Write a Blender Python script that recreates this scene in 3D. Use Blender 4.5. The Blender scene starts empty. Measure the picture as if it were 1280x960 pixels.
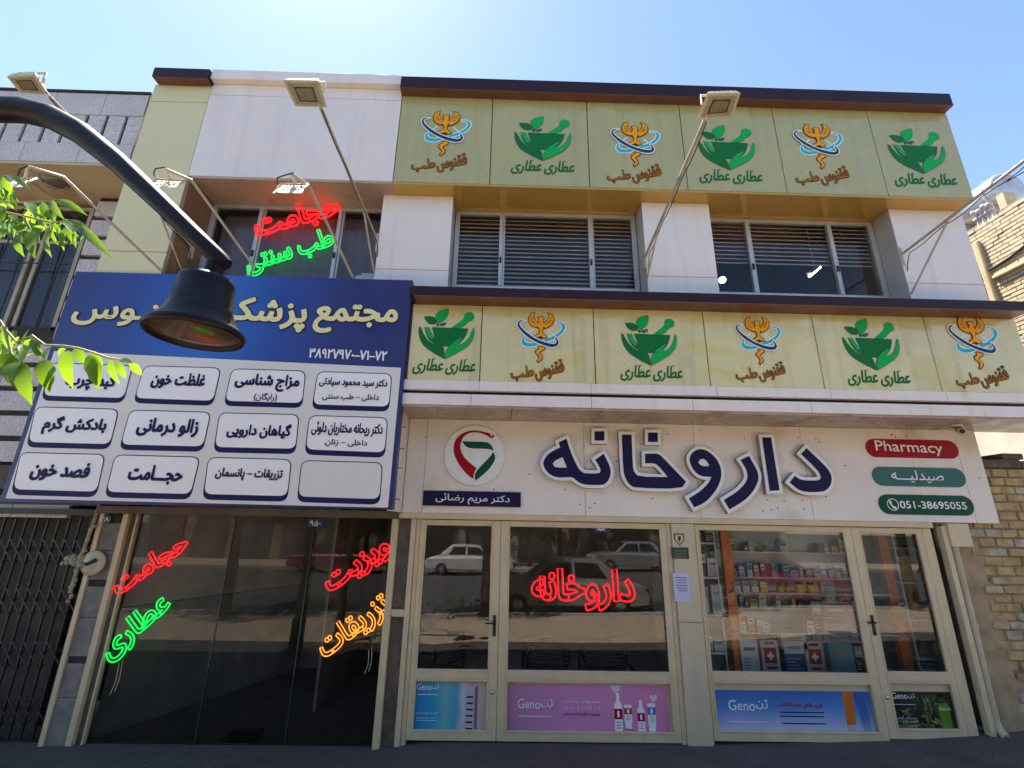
import bpy, bmesh, math, random
from mathutils import Vector, Matrix
from mathutils.geometry import tessellate_polygon
random.seed(7)
R = math.radians
scene = bpy.context.scene
COL = scene.collection

# ------------------------------------------------------------------ camera, sky, sun, exposure
CAM = Vector((0.0, -5.45, 2.05))
RT = Vector((0.99963061, -0.02091336, 0.01735708))
UP = Vector((-0.02275398, -0.29475578, 0.95530167))
FW = Vector((0.01486246, 0.95534374, 0.29512276))
FPX = 580.6
cd = bpy.data.cameras.new('camera')
cam = bpy.data.objects.new('camera', cd)
COL.objects.link(cam)
cam.matrix_world = Matrix(((RT.x, UP.x, -FW.x, CAM.x), (RT.y, UP.y, -FW.y, CAM.y), (RT.z, UP.z, -FW.z, CAM.z), (0, 0, 0, 1)))
cd.sensor_width = 36.0
cd.lens = 36.0 * FPX / 1280.0
cd.clip_start = 0.05
cd.clip_end = 2000
scene.camera = cam

SUN_EL, SUN_AZ = 65.0, -36.0          # azimuth from +Y towards +X
w = bpy.data.worlds.new('World')
scene.world = w
w.use_nodes = True
nt = w.node_tree
bg = nt.nodes['Background']
sky = nt.nodes.new('ShaderNodeTexSky')
sky.sky_type = 'NISHITA'
sky.sun_disc = False
sky.sun_elevation = R(SUN_EL)
sky.sun_rotation = R(SUN_AZ)
sky.altitude = 900
sky.air_density = 1.0
sky.dust_density = 0.4
sky.ozone_density = 1.0
nt.links.new(sky.outputs[0], bg.inputs[0])
bg.inputs[1].default_value = 0.088
sl = bpy.data.lights.new('sun', 'SUN')
sl.energy = 4.8
sl.angle = R(0.5)
sl.color = (1.0, 0.91, 0.77)
sun = bpy.data.objects.new('sun', sl)
COL.objects.link(sun)
sd = Vector((math.sin(R(SUN_AZ)) * math.cos(R(SUN_EL)), math.cos(R(SUN_AZ)) * math.cos(R(SUN_EL)), math.sin(R(SUN_EL))))
sun.rotation_euler = (-sd).to_track_quat('-Z', 'Y').to_euler()
sun.location = (0, 0, 30)
scene.view_settings.view_transform = 'Standard'
scene.view_settings.look = 'None'
scene.view_settings.exposure = 1.9
scene.view_settings.gamma = 1.0
scene.view_settings.use_curve_mapping = False
scene.cycles.max_bounces = 8
scene.cycles.transparent_max_bounces = 12
scene.cycles.glossy_bounces = 4
scene.cycles.caustics_reflective = False
scene.cycles.caustics_refractive = False


def ray(px, py):
    return RT * (px - 640.0) + UP * (480.0 - py) + FW * FPX


def at(px, py, Y=0.0):
    """world point seen at photo pixel (1280x960) on the plane y = Y"""
    v = ray(px, py)
    return CAM + v * ((Y - CAM.y) / v.y)


def atz(px, py, z):
    v = ray(px, py)
    return CAM + v * ((z - CAM.z) / v.z)


def atx(px, py, x):
    v = ray(px, py)
    return CAM + v * ((x - CAM.x) / v.x)


# ------------------------------------------------------------------ materials
def mat(name, col, rough=0.6, metal=0.0, var=0.12, scale=4.0, bump=0.0, bscale=60.0, streak=0.0, spec=0.5, coat=0.0,
        speck=None, stain=None, wave=0.0):
    m = bpy.data.materials.new(name)
    m.use_nodes = True
    t = m.node_tree
    b = t.nodes['Principled BSDF']
    b.inputs['Roughness'].default_value = rough
    b.inputs['Metallic'].default_value = metal
    b.inputs['Specular IOR Level'].default_value = spec
    b.inputs['Coat Weight'].default_value = coat
    b.inputs['Coat Roughness'].default_value = 0.08
    tc = t.nodes.new('ShaderNodeTexCoord')
    last = None
    rgb = (col[0], col[1], col[2], 1)

    def noise(sc, stretch=(1, 1, 1), detail=5.0, lo=0.35, hi=0.65):
        mp = t.nodes.new('ShaderNodeMapping')
        mp.inputs['Scale'].default_value = stretch
        t.links.new(tc.outputs['Object'], mp.inputs[0])
        n = t.nodes.new('ShaderNodeTexNoise')
        n.inputs['Scale'].default_value = sc
        n.inputs['Detail'].default_value = detail
        t.links.new(mp.outputs[0], n.inputs['Vector'])
        r = t.nodes.new('ShaderNodeMapRange')
        r.inputs['From Min'].default_value = lo
        r.inputs['From Max'].default_value = hi
        t.links.new(n.outputs['Fac'], r.inputs['Value'])
        return r.outputs[0]

    def mult(prev, fac, color):
        mx = t.nodes.new('ShaderNodeMix')
        mx.data_type = 'RGBA'
        t.links.new(fac, mx.inputs['Factor'])
        if prev is None:
            mx.inputs[6].default_value = rgb
        else:
            t.links.new(prev, mx.inputs[6])
        mx.inputs[7].default_value = (color[0], color[1], color[2], 1)
        return mx.outputs[2]
    if var > 0:
        last = mult(last, noise(scale), [c * (1 - var) for c in col])
    if streak > 0:
        last = mult(last, noise(9.0, (1, 1, 0.07), 3.0, 0.52, 0.75), [c * (1 - streak) for c in col])
    if stain is not None:
        last = mult(last, noise(stain[1], (1, 1, 1), 6.0, stain[2], stain[2] + 0.12), stain[0])
    if speck is not None:
        last = mult(last, noise(speck[1], (1, 1, 1), 2.0, 0.48, 0.56), speck[0])
    if last is not None:
        t.links.new(last, b.inputs['Base Color'])
    else:
        b.inputs['Base Color'].default_value = rgb
    if rough > 0.05:
        rr = t.nodes.new('ShaderNodeMapRange')
        rr.inputs['To Min'].default_value = max(0.02, rough - 0.06)
        rr.inputs['To Max'].default_value = min(1, rough + 0.08)
        n = noise(scale * 2.3)
        t.links.new(n, rr.inputs['Value'])
        t.links.new(rr.outputs[0], b.inputs['Roughness'])
    if wave > 0:
        n = noise(1.3, (1, 1, 1), 2.0, 0.0, 1.0)
        bp = t.nodes.new('ShaderNodeBump')
        bp.inputs['Strength'].default_value = 1.0
        bp.inputs['Distance'].default_value = wave
        t.links.new(n, bp.inputs['Height'])
        t.links.new(bp.outputs[0], b.inputs['Normal'])
        t.links.new(bp.outputs[0], b.inputs['Coat Normal'])
    if bump > 0:
        n = noise(bscale, (1, 1, 1), 4.0, 0.0, 1.0)
        bp = t.nodes.new('ShaderNodeBump')
        bp.inputs['Strength'].default_value = bump
        bp.inputs['Distance'].default_value = 0.01
        t.links.new(n, bp.inputs['Height'])
        t.links.new(bp.outputs[0], b.inputs['Normal'])
    return m


def ramp_mat(name, axis, lo, hi, stops, rough=0.4, nvar=0.0, nscale=3.0, blend=None):
    """printed colour gradient along one object axis"""
    m = bpy.data.materials.new(name)
    m.use_nodes = True
    t = m.node_tree
    b = t.nodes['Principled BSDF']
    b.inputs['Roughness'].default_value = rough
    tc = t.nodes.new('ShaderNodeTexCoord')
    sp = t.nodes.new('ShaderNodeSeparateXYZ')
    t.links.new(tc.outputs['Object'], sp.inputs[0])
    mr = t.nodes.new('ShaderNodeMapRange')
    mr.inputs['From Min'].default_value = lo
    mr.inputs['From Max'].default_value = hi
    t.links.new(sp.outputs[axis], mr.inputs['Value'])
    v = mr.outputs[0]
    if nvar > 0:
        n = t.nodes.new('ShaderNodeTexNoise')
        n.inputs['Scale'].default_value = nscale
        n.inputs['Detail'].default_value = 6
        t.links.new(tc.outputs['Object'], n.inputs['Vector'])
        ma = t.nodes.new('ShaderNodeMath')
        ma.operation = 'MULTIPLY_ADD'
        ma.inputs[1].default_value = nvar
        t.links.new(n.outputs['Fac'], ma.inputs[0])
        mb = t.nodes.new('ShaderNodeMath')
        mb.operation = 'ADD'
        mb.inputs[1].default_value = -nvar * 0.5
        t.links.new(v, ma.inputs[2])
        t.links.new(ma.outputs[0], mb.inputs[0])
        v = mb.outputs[0]
    cr = t.nodes.new('ShaderNodeValToRGB')
    e = cr.color_ramp.elements
    while len(e) < len(stops):
        e.new(0.5)
    for i, (p, c) in enumerate(stops):
        e[i].position = p
        e[i].color = (c[0], c[1], c[2], 1)
    t.links.new(v, cr.inputs[0])
    t.links.new(cr.outputs[0], b.inputs['Base Color'])
    return m


def glass(name, tint=(0.8, 0.85, 0.85), refl=0.2, ior=1.5):
    m = bpy.data.materials.new(name)
    m.use_nodes = True
    t = m.node_tree
    t.nodes.remove(t.nodes['Principled BSDF'])
    out = t.nodes['Material Output']
    tr = t.nodes.new('ShaderNodeBsdfTransparent')
    tr.inputs[0].default_value = (*tint, 1)
    gl = t.nodes.new('ShaderNodeBsdfGlossy')
    gl.inputs['Roughness'].default_value = 0.004
    gl.inputs['Color'].default_value = (0.95, 0.97, 1.0, 1)
    fr = t.nodes.new('ShaderNodeFresnel')
    fr.inputs['IOR'].default_value = ior
    ma = t.nodes.new('ShaderNodeMath')
    ma.operation = 'ADD'
    ma.use_clamp = True
    ma.inputs[1].default_value = refl
    t.links.new(fr.outputs[0], ma.inputs[0])
    mx = t.nodes.new('ShaderNodeMixShader')
    t.links.new(ma.outputs[0], mx.inputs[0])
    t.links.new(tr.outputs[0], mx.inputs[1])
    t.links.new(gl.outputs[0], mx.inputs[2])
    t.links.new(mx.outputs[0], out.inputs[0])
    return m


def emis(name, col, s):
    m = bpy.data.materials.new(name)
    m.use_nodes = True
    b = m.node_tree.nodes['Principled BSDF']
    b.inputs['Base Color'].default_value = (col[0] * .5, col[1] * .5, col[2] * .5, 1)
    b.inputs['Emission Color'].default_value = (*col, 1)
    b.inputs['Emission Strength'].default_value = s
    return m


M = {}
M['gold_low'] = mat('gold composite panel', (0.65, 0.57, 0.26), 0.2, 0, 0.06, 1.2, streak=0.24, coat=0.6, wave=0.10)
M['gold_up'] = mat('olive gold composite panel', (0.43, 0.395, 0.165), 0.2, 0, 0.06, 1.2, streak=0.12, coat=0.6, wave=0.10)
M['gold_soffit'] = mat('amber gold soffit sheet', (0.56, 0.33, 0.065), 0.16, 0.35, 0.06, 2, spec=0.8)
M['white_acp'] = mat('white composite panel', (0.80, 0.71, 0.66), 0.35, 0, 0.05, 1.5, streak=0.13, coat=0.2, wave=0.05)
M['white_sign'] = mat('white sign panel with fine dirt', (0.81, 0.73, 0.67), 0.4, 0, 0.07, 2.0, streak=0.08,
                      stain=((0.66, 0.56, 0.44), 1.7, 0.60))
M['brown'] = mat('dark brown composite', (0.026, 0.008, 0.014), 0.45, 0, 0.2, 2, spec=0.25)
M['brown_soffit'] = mat('brown cornice underside', (0.16, 0.06, 0.04), 0.4, 0, 0.25, 3, streak=0.3)
M['cream'] = mat('cream column cladding', (0.66, 0.60, 0.34), 0.4, 0, 0.06, 1.2, streak=0.05)
M['wall_in'] = mat('rendered backing wall', (0.30, 0.26, 0.22), 0.9, 0, 0.2, 3)
M['reveal'] = mat('brown window reveal', (0.22, 0.12, 0.06), 0.5, 0, 0.25, 2)
M['grey_reveal'] = mat('grey window reveal', (0.42, 0.40, 0.38), 0.5, 0, 0.1, 2)
M['dark'] = mat('dark backing', (0.012, 0.010, 0.010), 0.8, 0, 0.1)
M['alu'] = mat('aluminium window frame', (0.50, 0.49, 0.48), 0.4, 0.3, 0.1, 5)
M['beige'] = mat('beige painted metal frame', (0.66, 0.53, 0.34), 0.42, 0, 0.12, 5, streak=0.14, bump=0.05)
M['beige_clad'] = mat('beige column sheet', (0.58, 0.49, 0.35), 0.35, 0, 0.08, 2, streak=0.1)
M['slat'] = mat('brown grey blind slat', (0.58, 0.47, 0.42), 0.5, 0, 0.2, 3)
M['glass_up'] = glass('upper window glass', (0.97, 0.97, 0.97), 0.02, 1.28)
M['glass_shop'] = glass('shop window glass', (0.98, 0.99, 0.98), 0.038, 1.4)
M['glass_dark'] = glass('dark tinted shop glass', (0.90, 0.92, 0.92), 0.012, 1.3)
M['navy'] = mat('navy acrylic', (0.010, 0.007, 0.055), 0.5, 0, 0.05, spec=0.2)
M['navy_ink'] = mat('navy print', (0.012, 0.008, 0.075), 0.5, 0, 0.0, spec=0.2)
M['black_ink'] = mat('black print', (0.012, 0.012, 0.015), 0.5, 0, 0.0)
M['white_ink'] = mat('white print', (0.82, 0.82, 0.82), 0.45, 0, 0.0)
M['acrylic_white'] = mat('white acrylic', (0.80, 0.80, 0.80), 0.3, 0, 0.04)
M['letter_side'] = mat('aged letter side', (0.38, 0.33, 0.28), 0.5, 0, 0.25, 8)
M['cream_ink'] = mat('pale yellow print', (0.80, 0.72, 0.36), 0.45, 0, 0.04)
M['green_d'] = mat('dark green print', (0.006, 0.155, 0.04), 0.5, 0, 0.0, spec=0.15)
M['green_b'] = mat('bright green print', (0.006, 0.40, 0.075), 0.5, 0, 0.0, spec=0.15)
M['green_o'] = mat('deep green outline', (0.01, 0.09, 0.03), 0.4, 0, 0.0)
M['orange_ink'] = mat('orange print', (0.92, 0.36, 0.008), 0.5, 0, 0.1, 20, spec=0.15)
M['brown_ink'] = mat('brown print', (0.07, 0.02, 0.006), 0.5, 0, 0.0, spec=0.15)
M['cyan_ink'] = mat('cyan print', (0.008, 0.47, 0.60), 0.5, 0, 0.0, spec=0.15)
M['blue_ink'] = mat('deep blue print', (0.004, 0.055, 0.15), 0.5, 0, 0.0, spec=0.15)
M['red_ink'] = mat('dark red print', (0.33, 0.004, 0.012), 0.45, 0, 0.0, spec=0.15)
M['teal_ink'] = mat('grey teal print', (0.05, 0.16, 0.15), 0.45, 0, 0.05, spec=0.15)
M['pharm_green'] = mat('deep green print pill', (0.004, 0.075, 0.04), 0.45, 0, 0.0, spec=0.15)
M['blue_side'] = mat('navy sign edge', (0.012, 0.018, 0.13), 0.35, 0, 0.05)
M['sign_white'] = mat('white sign film', (0.72, 0.69, 0.66), 0.4, 0, 0.05, 2)
M['card'] = mat('pale grey card print', (0.86, 0.83, 0.82), 0.4, 0, 0.03, 2)
M['neon_red'] = emis('red neon', (1.0, 0.006, 0.010), 0.75)
M['neon_green'] = emis('green neon', (0.0, 0.8, 0.07), 0.5)
M['neon_orange'] = emis('orange neon', (1.0, 0.26, 0.02), 0.6)
M['tube_light'] = emis('lit ceiling tube', (1.0, 0.86, 0.68), 1.6)
M['lampcream'] = mat('cream floodlight housing', (0.62, 0.56, 0.42), 0.45, 0, 0.1, 8)
M['lampglass'] = mat('floodlight lens', (0.42, 0.38, 0.22), 0.25, 0, 0.15, 8)
M['lampled'] = mat('floodlight reflector', (0.25, 0.22, 0.12), 0.3, 0, 0.15, 8)
M['armcream'] = mat('weathered cream steel arm', (0.50, 0.42, 0.32), 0.5, 0, 0.2, 8)
M['pole'] = mat('dark plum painted lamp metal', (0.010, 0.006, 0.008), 0.42, 0.0, 0.2, 6, spec=0.22)
M['amber'] = mat('brown lamp lens', (0.085, 0.05, 0.03), 0.16, 0, 0.35, 9, coat=0.5)
M['wire'] = mat('black cable', (0.015, 0.015, 0.015), 0.6, 0, 0)
M['granite'] = mat('speckled grey granite', (0.62, 0.57, 0.56), 0.5, 0, 0.15, 3, speck=((0.40, 0.36, 0.36), 60.0))
M['granite_d'] = mat('dark joint', (0.03, 0.028, 0.03), 0.8)
M['plaster_y'] = mat('yellow soffit plaster', (0.52, 0.43, 0.27), 0.8, 0, 0.15, 2, stain=((0.40, 0.24, 0.10), 1.5, 0.56))
M['bronze'] = mat('beige window bar', (0.42, 0.35, 0.25), 0.5, 0.1, 0.2, 5)
M['curtain'] = mat('dark curtain', (0.06, 0.06, 0.07), 0.9, 0, 0.4, 6)
M['stonepillar'] = mat('weathered stone strip', (0.26, 0.23, 0.21), 0.85, 0, 0.35, 7, bump=0.3, bscale=40)
M['gate'] = mat('dark painted gate steel', (0.035, 0.032, 0.035), 0.45, 0.4, 0.2, 6)
M['asphalt'] = mat('worn dark pavement', (0.12, 0.098, 0.082), 0.9, 0, 0.3, 2.0, bump=0.5, bscale=120, speck=((0.06, 0.058, 0.06), 60.0))
M['pave'] = mat('pavement paled for sun bounce', (0.52, 0.41, 0.30), 0.85, 0, 0.2, 3, bump=0.3)  # tone raised so the pavement bounces warm sunlight
M['road'] = mat('asphalt road', (0.09, 0.09, 0.09), 0.85, 0, 0.25, 3, bump=0.3)
M['kerb'] = mat('kerb concrete', (0.42, 0.40, 0.37), 0.85, 0, 0.2, 5)
M['brick'] = mat('rough yellow brick', (0.54, 0.38, 0.18), 0.9, 0, 0.40, 7.0, bump=0.6, bscale=45, stain=((0.55, 0.48, 0.36), 2.5, 0.58))
M['mortar'] = mat('grey mortar', (0.32, 0.26, 0.19), 0.95, 0, 0.3, 6)
M['plaster_b'] = mat('brown daub plaster', (0.46, 0.33, 0.20), 0.95, 0, 0.3, 5, bump=0.5, bscale=30)
M['pale_brick'] = mat('pale cream brick', (0.62, 0.52, 0.36), 0.9, 0, 0.25, 6)
M['whitewash'] = mat('whitewashed wall', (0.74, 0.66, 0.60), 0.9, 0, 0.15, 4, bump=0.3)
M['galv'] = mat('galvanised tank', (0.62, 0.62, 0.64), 0.38, 0.5, 0.15, 5)
M['yellowpipe'] = mat('yellow gas pipe', (0.60, 0.49, 0.27), 0.5, 0, 0.2, 6)
M['orangewood'] = mat('orange laminated post', (0.70, 0.19, 0.025), 0.4, 0, 0.2, 6)
M['shelfwhite'] = mat('white shelf edge', (0.7, 0.7, 0.7), 0.4, 0, 0.05)
M['shelfglass'] = mat('greenish shelf', (0.42, 0.50, 0.50), 0.2, 0, 0.1)
M['floor_in'] = mat('grey floor tiles', (0.5, 0.48, 0.46), 0.4, 0, 0.15, 2)
M['wall_sh'] = mat('shop interior wall', (0.44, 0.41, 0.38), 0.8, 0, 0.2, 2)
M['corr_up'] = mat('corridor wall stone', (0.45, 0.38, 0.34), 0.5, 0, 0.3, 3)
M['corr_dn'] = mat('corridor dado stone', (0.26, 0.25, 0.24), 0.4, 0, 0.3, 3)
M['chairblack'] = mat('black plastic', (0.015, 0.015, 0.016), 0.35, 0, 0.1)
M['mat_rubber'] = mat('black rubber mat', (0.012, 0.012, 0.012), 0.9, 0, 0.2)
M['pvc'] = mat('beige downpipe', (0.55, 0.47, 0.33), 0.45, 0, 0.2, 5, streak=0.2)
M['leaf'] = None
M['bark'] = mat('grey bark', (0.16, 0.12, 0.09), 0.9, 0, 0.35, 12, bump=0.6, bscale=25)
M['carwhite'] = mat('white car paint', (0.72, 0.71, 0.68), 0.25, 0, 0.02, coat=0.6)
M['cargrey'] = mat('silver car paint', (0.34, 0.35, 0.36), 0.25, 0.3, 0.02, coat=0.6)
M['carred'] = mat('dark red car paint', (0.22, 0.03, 0.03), 0.25, 0, 0.02, coat=0.6)
M['carglass'] = mat('dark car glass', (0.02, 0.022, 0.025), 0.06, 0, 0.0, coat=0.4)
M['tyre'] = mat('black tyre', (0.02, 0.02, 0.02), 0.8, 0, 0.1)
M['chrome'] = mat('dull metal', (0.5, 0.5, 0.5), 0.25, 0.8, 0.05)
M['redlens'] = mat('red lamp lens', (0.4, 0.01, 0.01), 0.2, 0, 0)
M['opp_wall'] = mat('cream brick facade', (0.34, 0.28, 0.21), 0.85, 0, 0.15, 3)
M['opp_wall2'] = mat('grey stone facade', (0.36, 0.35, 0.33), 0.85, 0, 0.15, 3)
M['shutter'] = mat('steel shop shutter', (0.18, 0.19, 0.21), 0.5, 0.3, 0.1, 3)
M['skin'] = mat('skin', (0.45, 0.28, 0.2), 0.55, 0, 0.05)
M['clothdark'] = mat('dark cloth', (0.03, 0.03, 0.04), 0.9, 0, 0.2, 10)
M['clothjean'] = mat('grey trousers', (0.10, 0.11, 0.13), 0.9, 0, 0.2, 10)
M['capwhite'] = mat('white cap cloth', (0.75, 0.75, 0.75), 0.8, 0, 0.05)
M['notice'] = mat('lilac notice paper', (0.58, 0.54, 0.76), 0.7, 0, 0.05)
M['plaque'] = mat('dark green plaque', (0.015, 0.05, 0.03), 0.4, 0, 0.1)


def leafmat(name, col, tcol, mix=0.5):
    m = bpy.data.materials.new(name)
    m.use_nodes = True
    t = m.node_tree
    b = t.nodes['Principled BSDF']
    out = t.nodes['Material Output']
    b.inputs['Roughness'].default_value = 0.24
    b.inputs['Specular IOR Level'].default_value = 0.8
    g = t.nodes.new('ShaderNodeNewGeometry')
    cr = t.nodes.new('ShaderNodeValToRGB')
    cr.color_ramp.elements[0].color = (col[0] * .6, col[1] * .7, col[2] * .6, 1)
    cr.color_ramp.elements[1].color = (col[0] * 1.4, col[1] * 1.25, col[2], 1)
    t.links.new(g.outputs['Random Per Island'], cr.inputs[0])
    t.links.new(cr.outputs[0], b.inputs['Base Color'])
    tr = t.nodes.new('ShaderNodeBsdfTranslucent')
    tr.inputs[0].default_value = (*tcol, 1)
    mx = t.nodes.new('ShaderNodeMixShader')
    mx.inputs[0].default_value = mix
    t.links.new(b.outputs[0], mx.inputs[1])
    t.links.new(tr.outputs[0], mx.inputs[2])
    t.links.new(mx.outputs[0], out.inputs[0])
    return m


M['leaf'] = leafmat('fresh green leaf', (0.07, 0.17, 0.015), (0.30, 0.52, 0.02), 0.55)
M['leaf_far'] = leafmat('street tree leaf', (0.045, 0.085, 0.02), (0.08, 0.15, 0.02), 0.35)
M['hedge'] = leafmat('hedge leaf', (0.05, 0.09, 0.02), (0.08, 0.15, 0.02), 0.35)


# ------------------------------------------------------------------ mesh builder
class MB:
    def __init__(s):
        s.v = []
        s.f = []
        s.m = []
        s.sm = []

    def add(s, vs, fs, m=0, smooth=False):
        b = len(s.v)
        s.v += [tuple(p) for p in vs]
        for f in fs:
            s.f.append([i + b for i in f])
            s.m.append(m)
            s.sm.append(smooth)
        return s

    def box(s, x0, x1, y0, y1, z0, z1, m=0):
        vs = [(x, y, z) for x in (x0, x1) for y in (y0, y1) for z in (z0, z1)]
        return s.add(vs, [(0, 1, 3, 2), (4, 6, 7, 5), (0, 4, 5, 1), (2, 3, 7, 6), (0, 2, 6, 4), (1, 5, 7, 3)], m)

    def obox(s, c, ux, uy, uz, m=0):
        """box about c with half-axis vectors"""
        c = Vector(c)
        vs = [c + ux * a + uy * b + uz * d for a in (-1, 1) for b in (-1, 1) for d in (-1, 1)]
        return s.add(vs, [(0, 1, 3, 2), (4, 6, 7, 5), (0, 4, 5, 1), (2, 3, 7, 6), (0, 2, 6, 4), (1, 5, 7, 3)], m)

    def bar(s, a, b, wd, hd, m=0, up=Vector((0, 0, 1))):
        a = Vector(a)
        b = Vector(b)
        d = b - a
        L = d.length
        d.normalize()
        sx = d.cross(up)
        if sx.length < 1e-4:
            sx = d.cross(Vector((1, 0, 0)))
        sx.normalize()
        sy = sx.cross(d)
        return s.obox((a + b) / 2, d * (L / 2), sx * (wd / 2), sy * (hd / 2), m)

    def tube(s, pts, r, n=8, m=0, closed=False, caps=True):
        pts = [Vector(p) for p in pts]
        k = len(pts)
        rs = r if isinstance(r, (list, tuple)) else [r] * k
        rings = []
        prev = None
        for i, p in enumerate(pts):
            if closed:
                d = pts[(i + 1) % k] - pts[i - 1]
            else:
                d = pts[min(i + 1, k - 1)] - pts[max(i - 1, 0)]
            if d.length < 1e-9:
                d = Vector((0, 0, 1))
            d.normalize()
            if prev is None:
                a = d.orthogonal().normalized()
            else:
                a = prev - d * prev.dot(d)
                if a.length < 1e-6:
                    a = d.orthogonal()
                a.normalize()
            prev = a
            b = d.cross(a)
            rings.append([p + (a * math.cos(2 * math.pi * j / n) + b * math.sin(2 * math.pi * j / n)) * rs[i] for j in range(n)])
        vs = [q for g in rings for q in g]
        fs = []
        for i in range(k if closed else k - 1):
            i2 = (i + 1) % k
            for j in range(n):
                j2 = (j + 1) % n
                fs.append((i * n + j, i * n + j2, i2 * n + j2, i2 * n + j))
        s.add(vs, fs, m, True)
        if caps and not closed:
            s.add(rings[0], [tuple(range(n))[::-1]], m)
            s.add(rings[-1], [tuple(range(n))], m)
        return s

    def lathe(s, prof, c=(0, 0, 0), n=32, m=0, axis='Z', smooth=True):
        vs = []
        for r, h in prof:
            for j in range(n):
                a = 2 * math.pi * j / n
                x, y = r * math.cos(a), r * math.sin(a)
                if axis == 'Z':
                    vs.append((c[0] + x, c[1] + y, c[2] + h))
                elif axis == 'Y':
                    vs.append((c[0] + x, c[1] + h, c[2] + y))
                else:
                    vs.append((c[0] + h, c[1] + x, c[2] + y))
        fs = []
        for i in range(len(prof) - 1):
            for j in range(n):
                j2 = (j + 1) % n
                fs.append((i * n + j, i * n + j2, (i + 1) * n + j2, (i + 1) * n + j))
        return s.add(vs, fs, m, smooth)

    def prism(s, loops, yf, yb=None, m=0, ms=None):
        """flat shape in the XZ plane (first loop outer, others holes), front face at yf towards -Y, optional depth to yb"""
        loops = [[(p[0], p[1]) for p in lp] for lp in loops]
        flat = [p for lp in loops for p in lp]
        tris = tessellate_polygon([[Vector((p[0], p[1], 0)) for p in lp] for lp in loops])
        fs = []
        for t in tris:
            a, b, c = (flat[i] for i in t)
            cr = (b[0] - a[0]) * (c[1] - a[1]) - (b[1] - a[1]) * (c[0] - a[0])
            if abs(cr) < 1e-12:
                continue
            fs.append(t if cr > 0 else (t[0], t[2], t[1]))
        s.add([(p[0], yf, p[1]) for p in flat], fs, m)
        if yb is not None:
            for lp in loops:
                k = len(lp)
                ar = sum(lp[i][0] * lp[(i + 1) % k][1] - lp[(i + 1) % k][0] * lp[i][1] for i in range(k))
                vs = [(p[0], yf, p[1]) for p in lp] + [(p[0], yb, p[1]) for p in lp]
                fs = [(i, i + k, (i + 1) % k + k, (i + 1) % k) for i in range(k)]
                s.add(vs, fs, m if ms is None else ms)
        return s

    def build(s, name, mats, parent=None, bevel=0.0, fix=False):
        me = bpy.data.meshes.new(name)
        me.from_pydata(s.v, [], s.f)
        for mm in (mats if isinstance(mats, (list, tuple)) else [mats]):
            me.materials.append(M[mm] if isinstance(mm, str) else mm)
        me.polygons.foreach_set('material_index', s.m)
        me.polygons.foreach_set('use_smooth', s.sm)
        me.update()
        if fix:
            bm = bmesh.new()
            bm.from_mesh(me)
            bmesh.ops.recalc_face_normals(bm, faces=bm.faces)
            bm.to_mesh(me)
            bm.free()
        o = bpy.data.objects.new(name, me)
        COL.objects.link(o)
        if parent is not None:
            o.parent = parent
            if parent.type == 'EMPTY':
                o.location = -parent.location if not parent.get('local') else (0, 0, 0)
        if bevel > 0:
            b = o.modifiers.new('bevel', 'BEVEL')
            b.width = bevel
            b.segments = 2
            b.limit_method = 'ANGLE'
            b.angle_limit = R(50)
        return o


def tag(o, label=None, cat=None, group=None, kind=None):
    if label:
        o['label'] = label
    if cat:
        o['category'] = cat
    if group:
        o['group'] = group
    if kind:
        o['kind'] = kind
    return o


def thing(name, label, cat, loc, group=None, local=False):
    o = bpy.data.objects.new(name, None)
    o.empty_display_size = 0.2
    COL.objects.link(o)
    o.location = loc
    if local:
        o['local'] = 1
    return tag(o, label, cat, group)


def copy_tree(o, parent=None):
    c = o.copy()
    COL.objects.link(c)
    if parent is not None:
        c.parent = parent
    for ch in list(o.children):
        copy_tree(ch, c)
    return c


# ------------------------------------------------------------------ lettering (built-in font, Arabic letters shaped here)
FORMS = {'ا': (0xFE8D, 2), 'آ': (0xFE81, 2), 'ب': (0xFE8F, 4), 'پ': (0xFB56, 4), 'ت': (0xFE95, 4), 'ث': (0xFE99, 4), 'ج': (0xFE9D, 4),
         'چ': (0xFB7A, 4), 'ح': (0xFEA1, 4), 'خ': (0xFEA5, 4), 'د': (0xFEA9, 2), 'ذ': (0xFEAB, 2), 'ر': (0xFEAD, 2), 'ز': (0xFEAF, 2),
         'ژ': (0xFB8A, 2), 'س': (0xFEB1, 4), 'ش': (0xFEB5, 4), 'ص': (0xFEB9, 4), 'ض': (0xFEBD, 4), 'ط': (0xFEC1, 4), 'ظ': (0xFEC5, 4),
         'ع': (0xFEC9, 4), 'غ': (0xFECD, 4), 'ف': (0xFED1, 4), 'ق': (0xFED5, 4), 'ک': (0xFB8E, 4), 'گ': (0xFB92, 4), 'ل': (0xFEDD, 4),
         'م': (0xFEE1, 4), 'ن': (0xFEE5, 4), 'و': (0xFEED, 2), 'ه': (0xFEE9, 4), 'ی': (0xFBFC, 4), 'ئ': (0xFE89, 4)}


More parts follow.
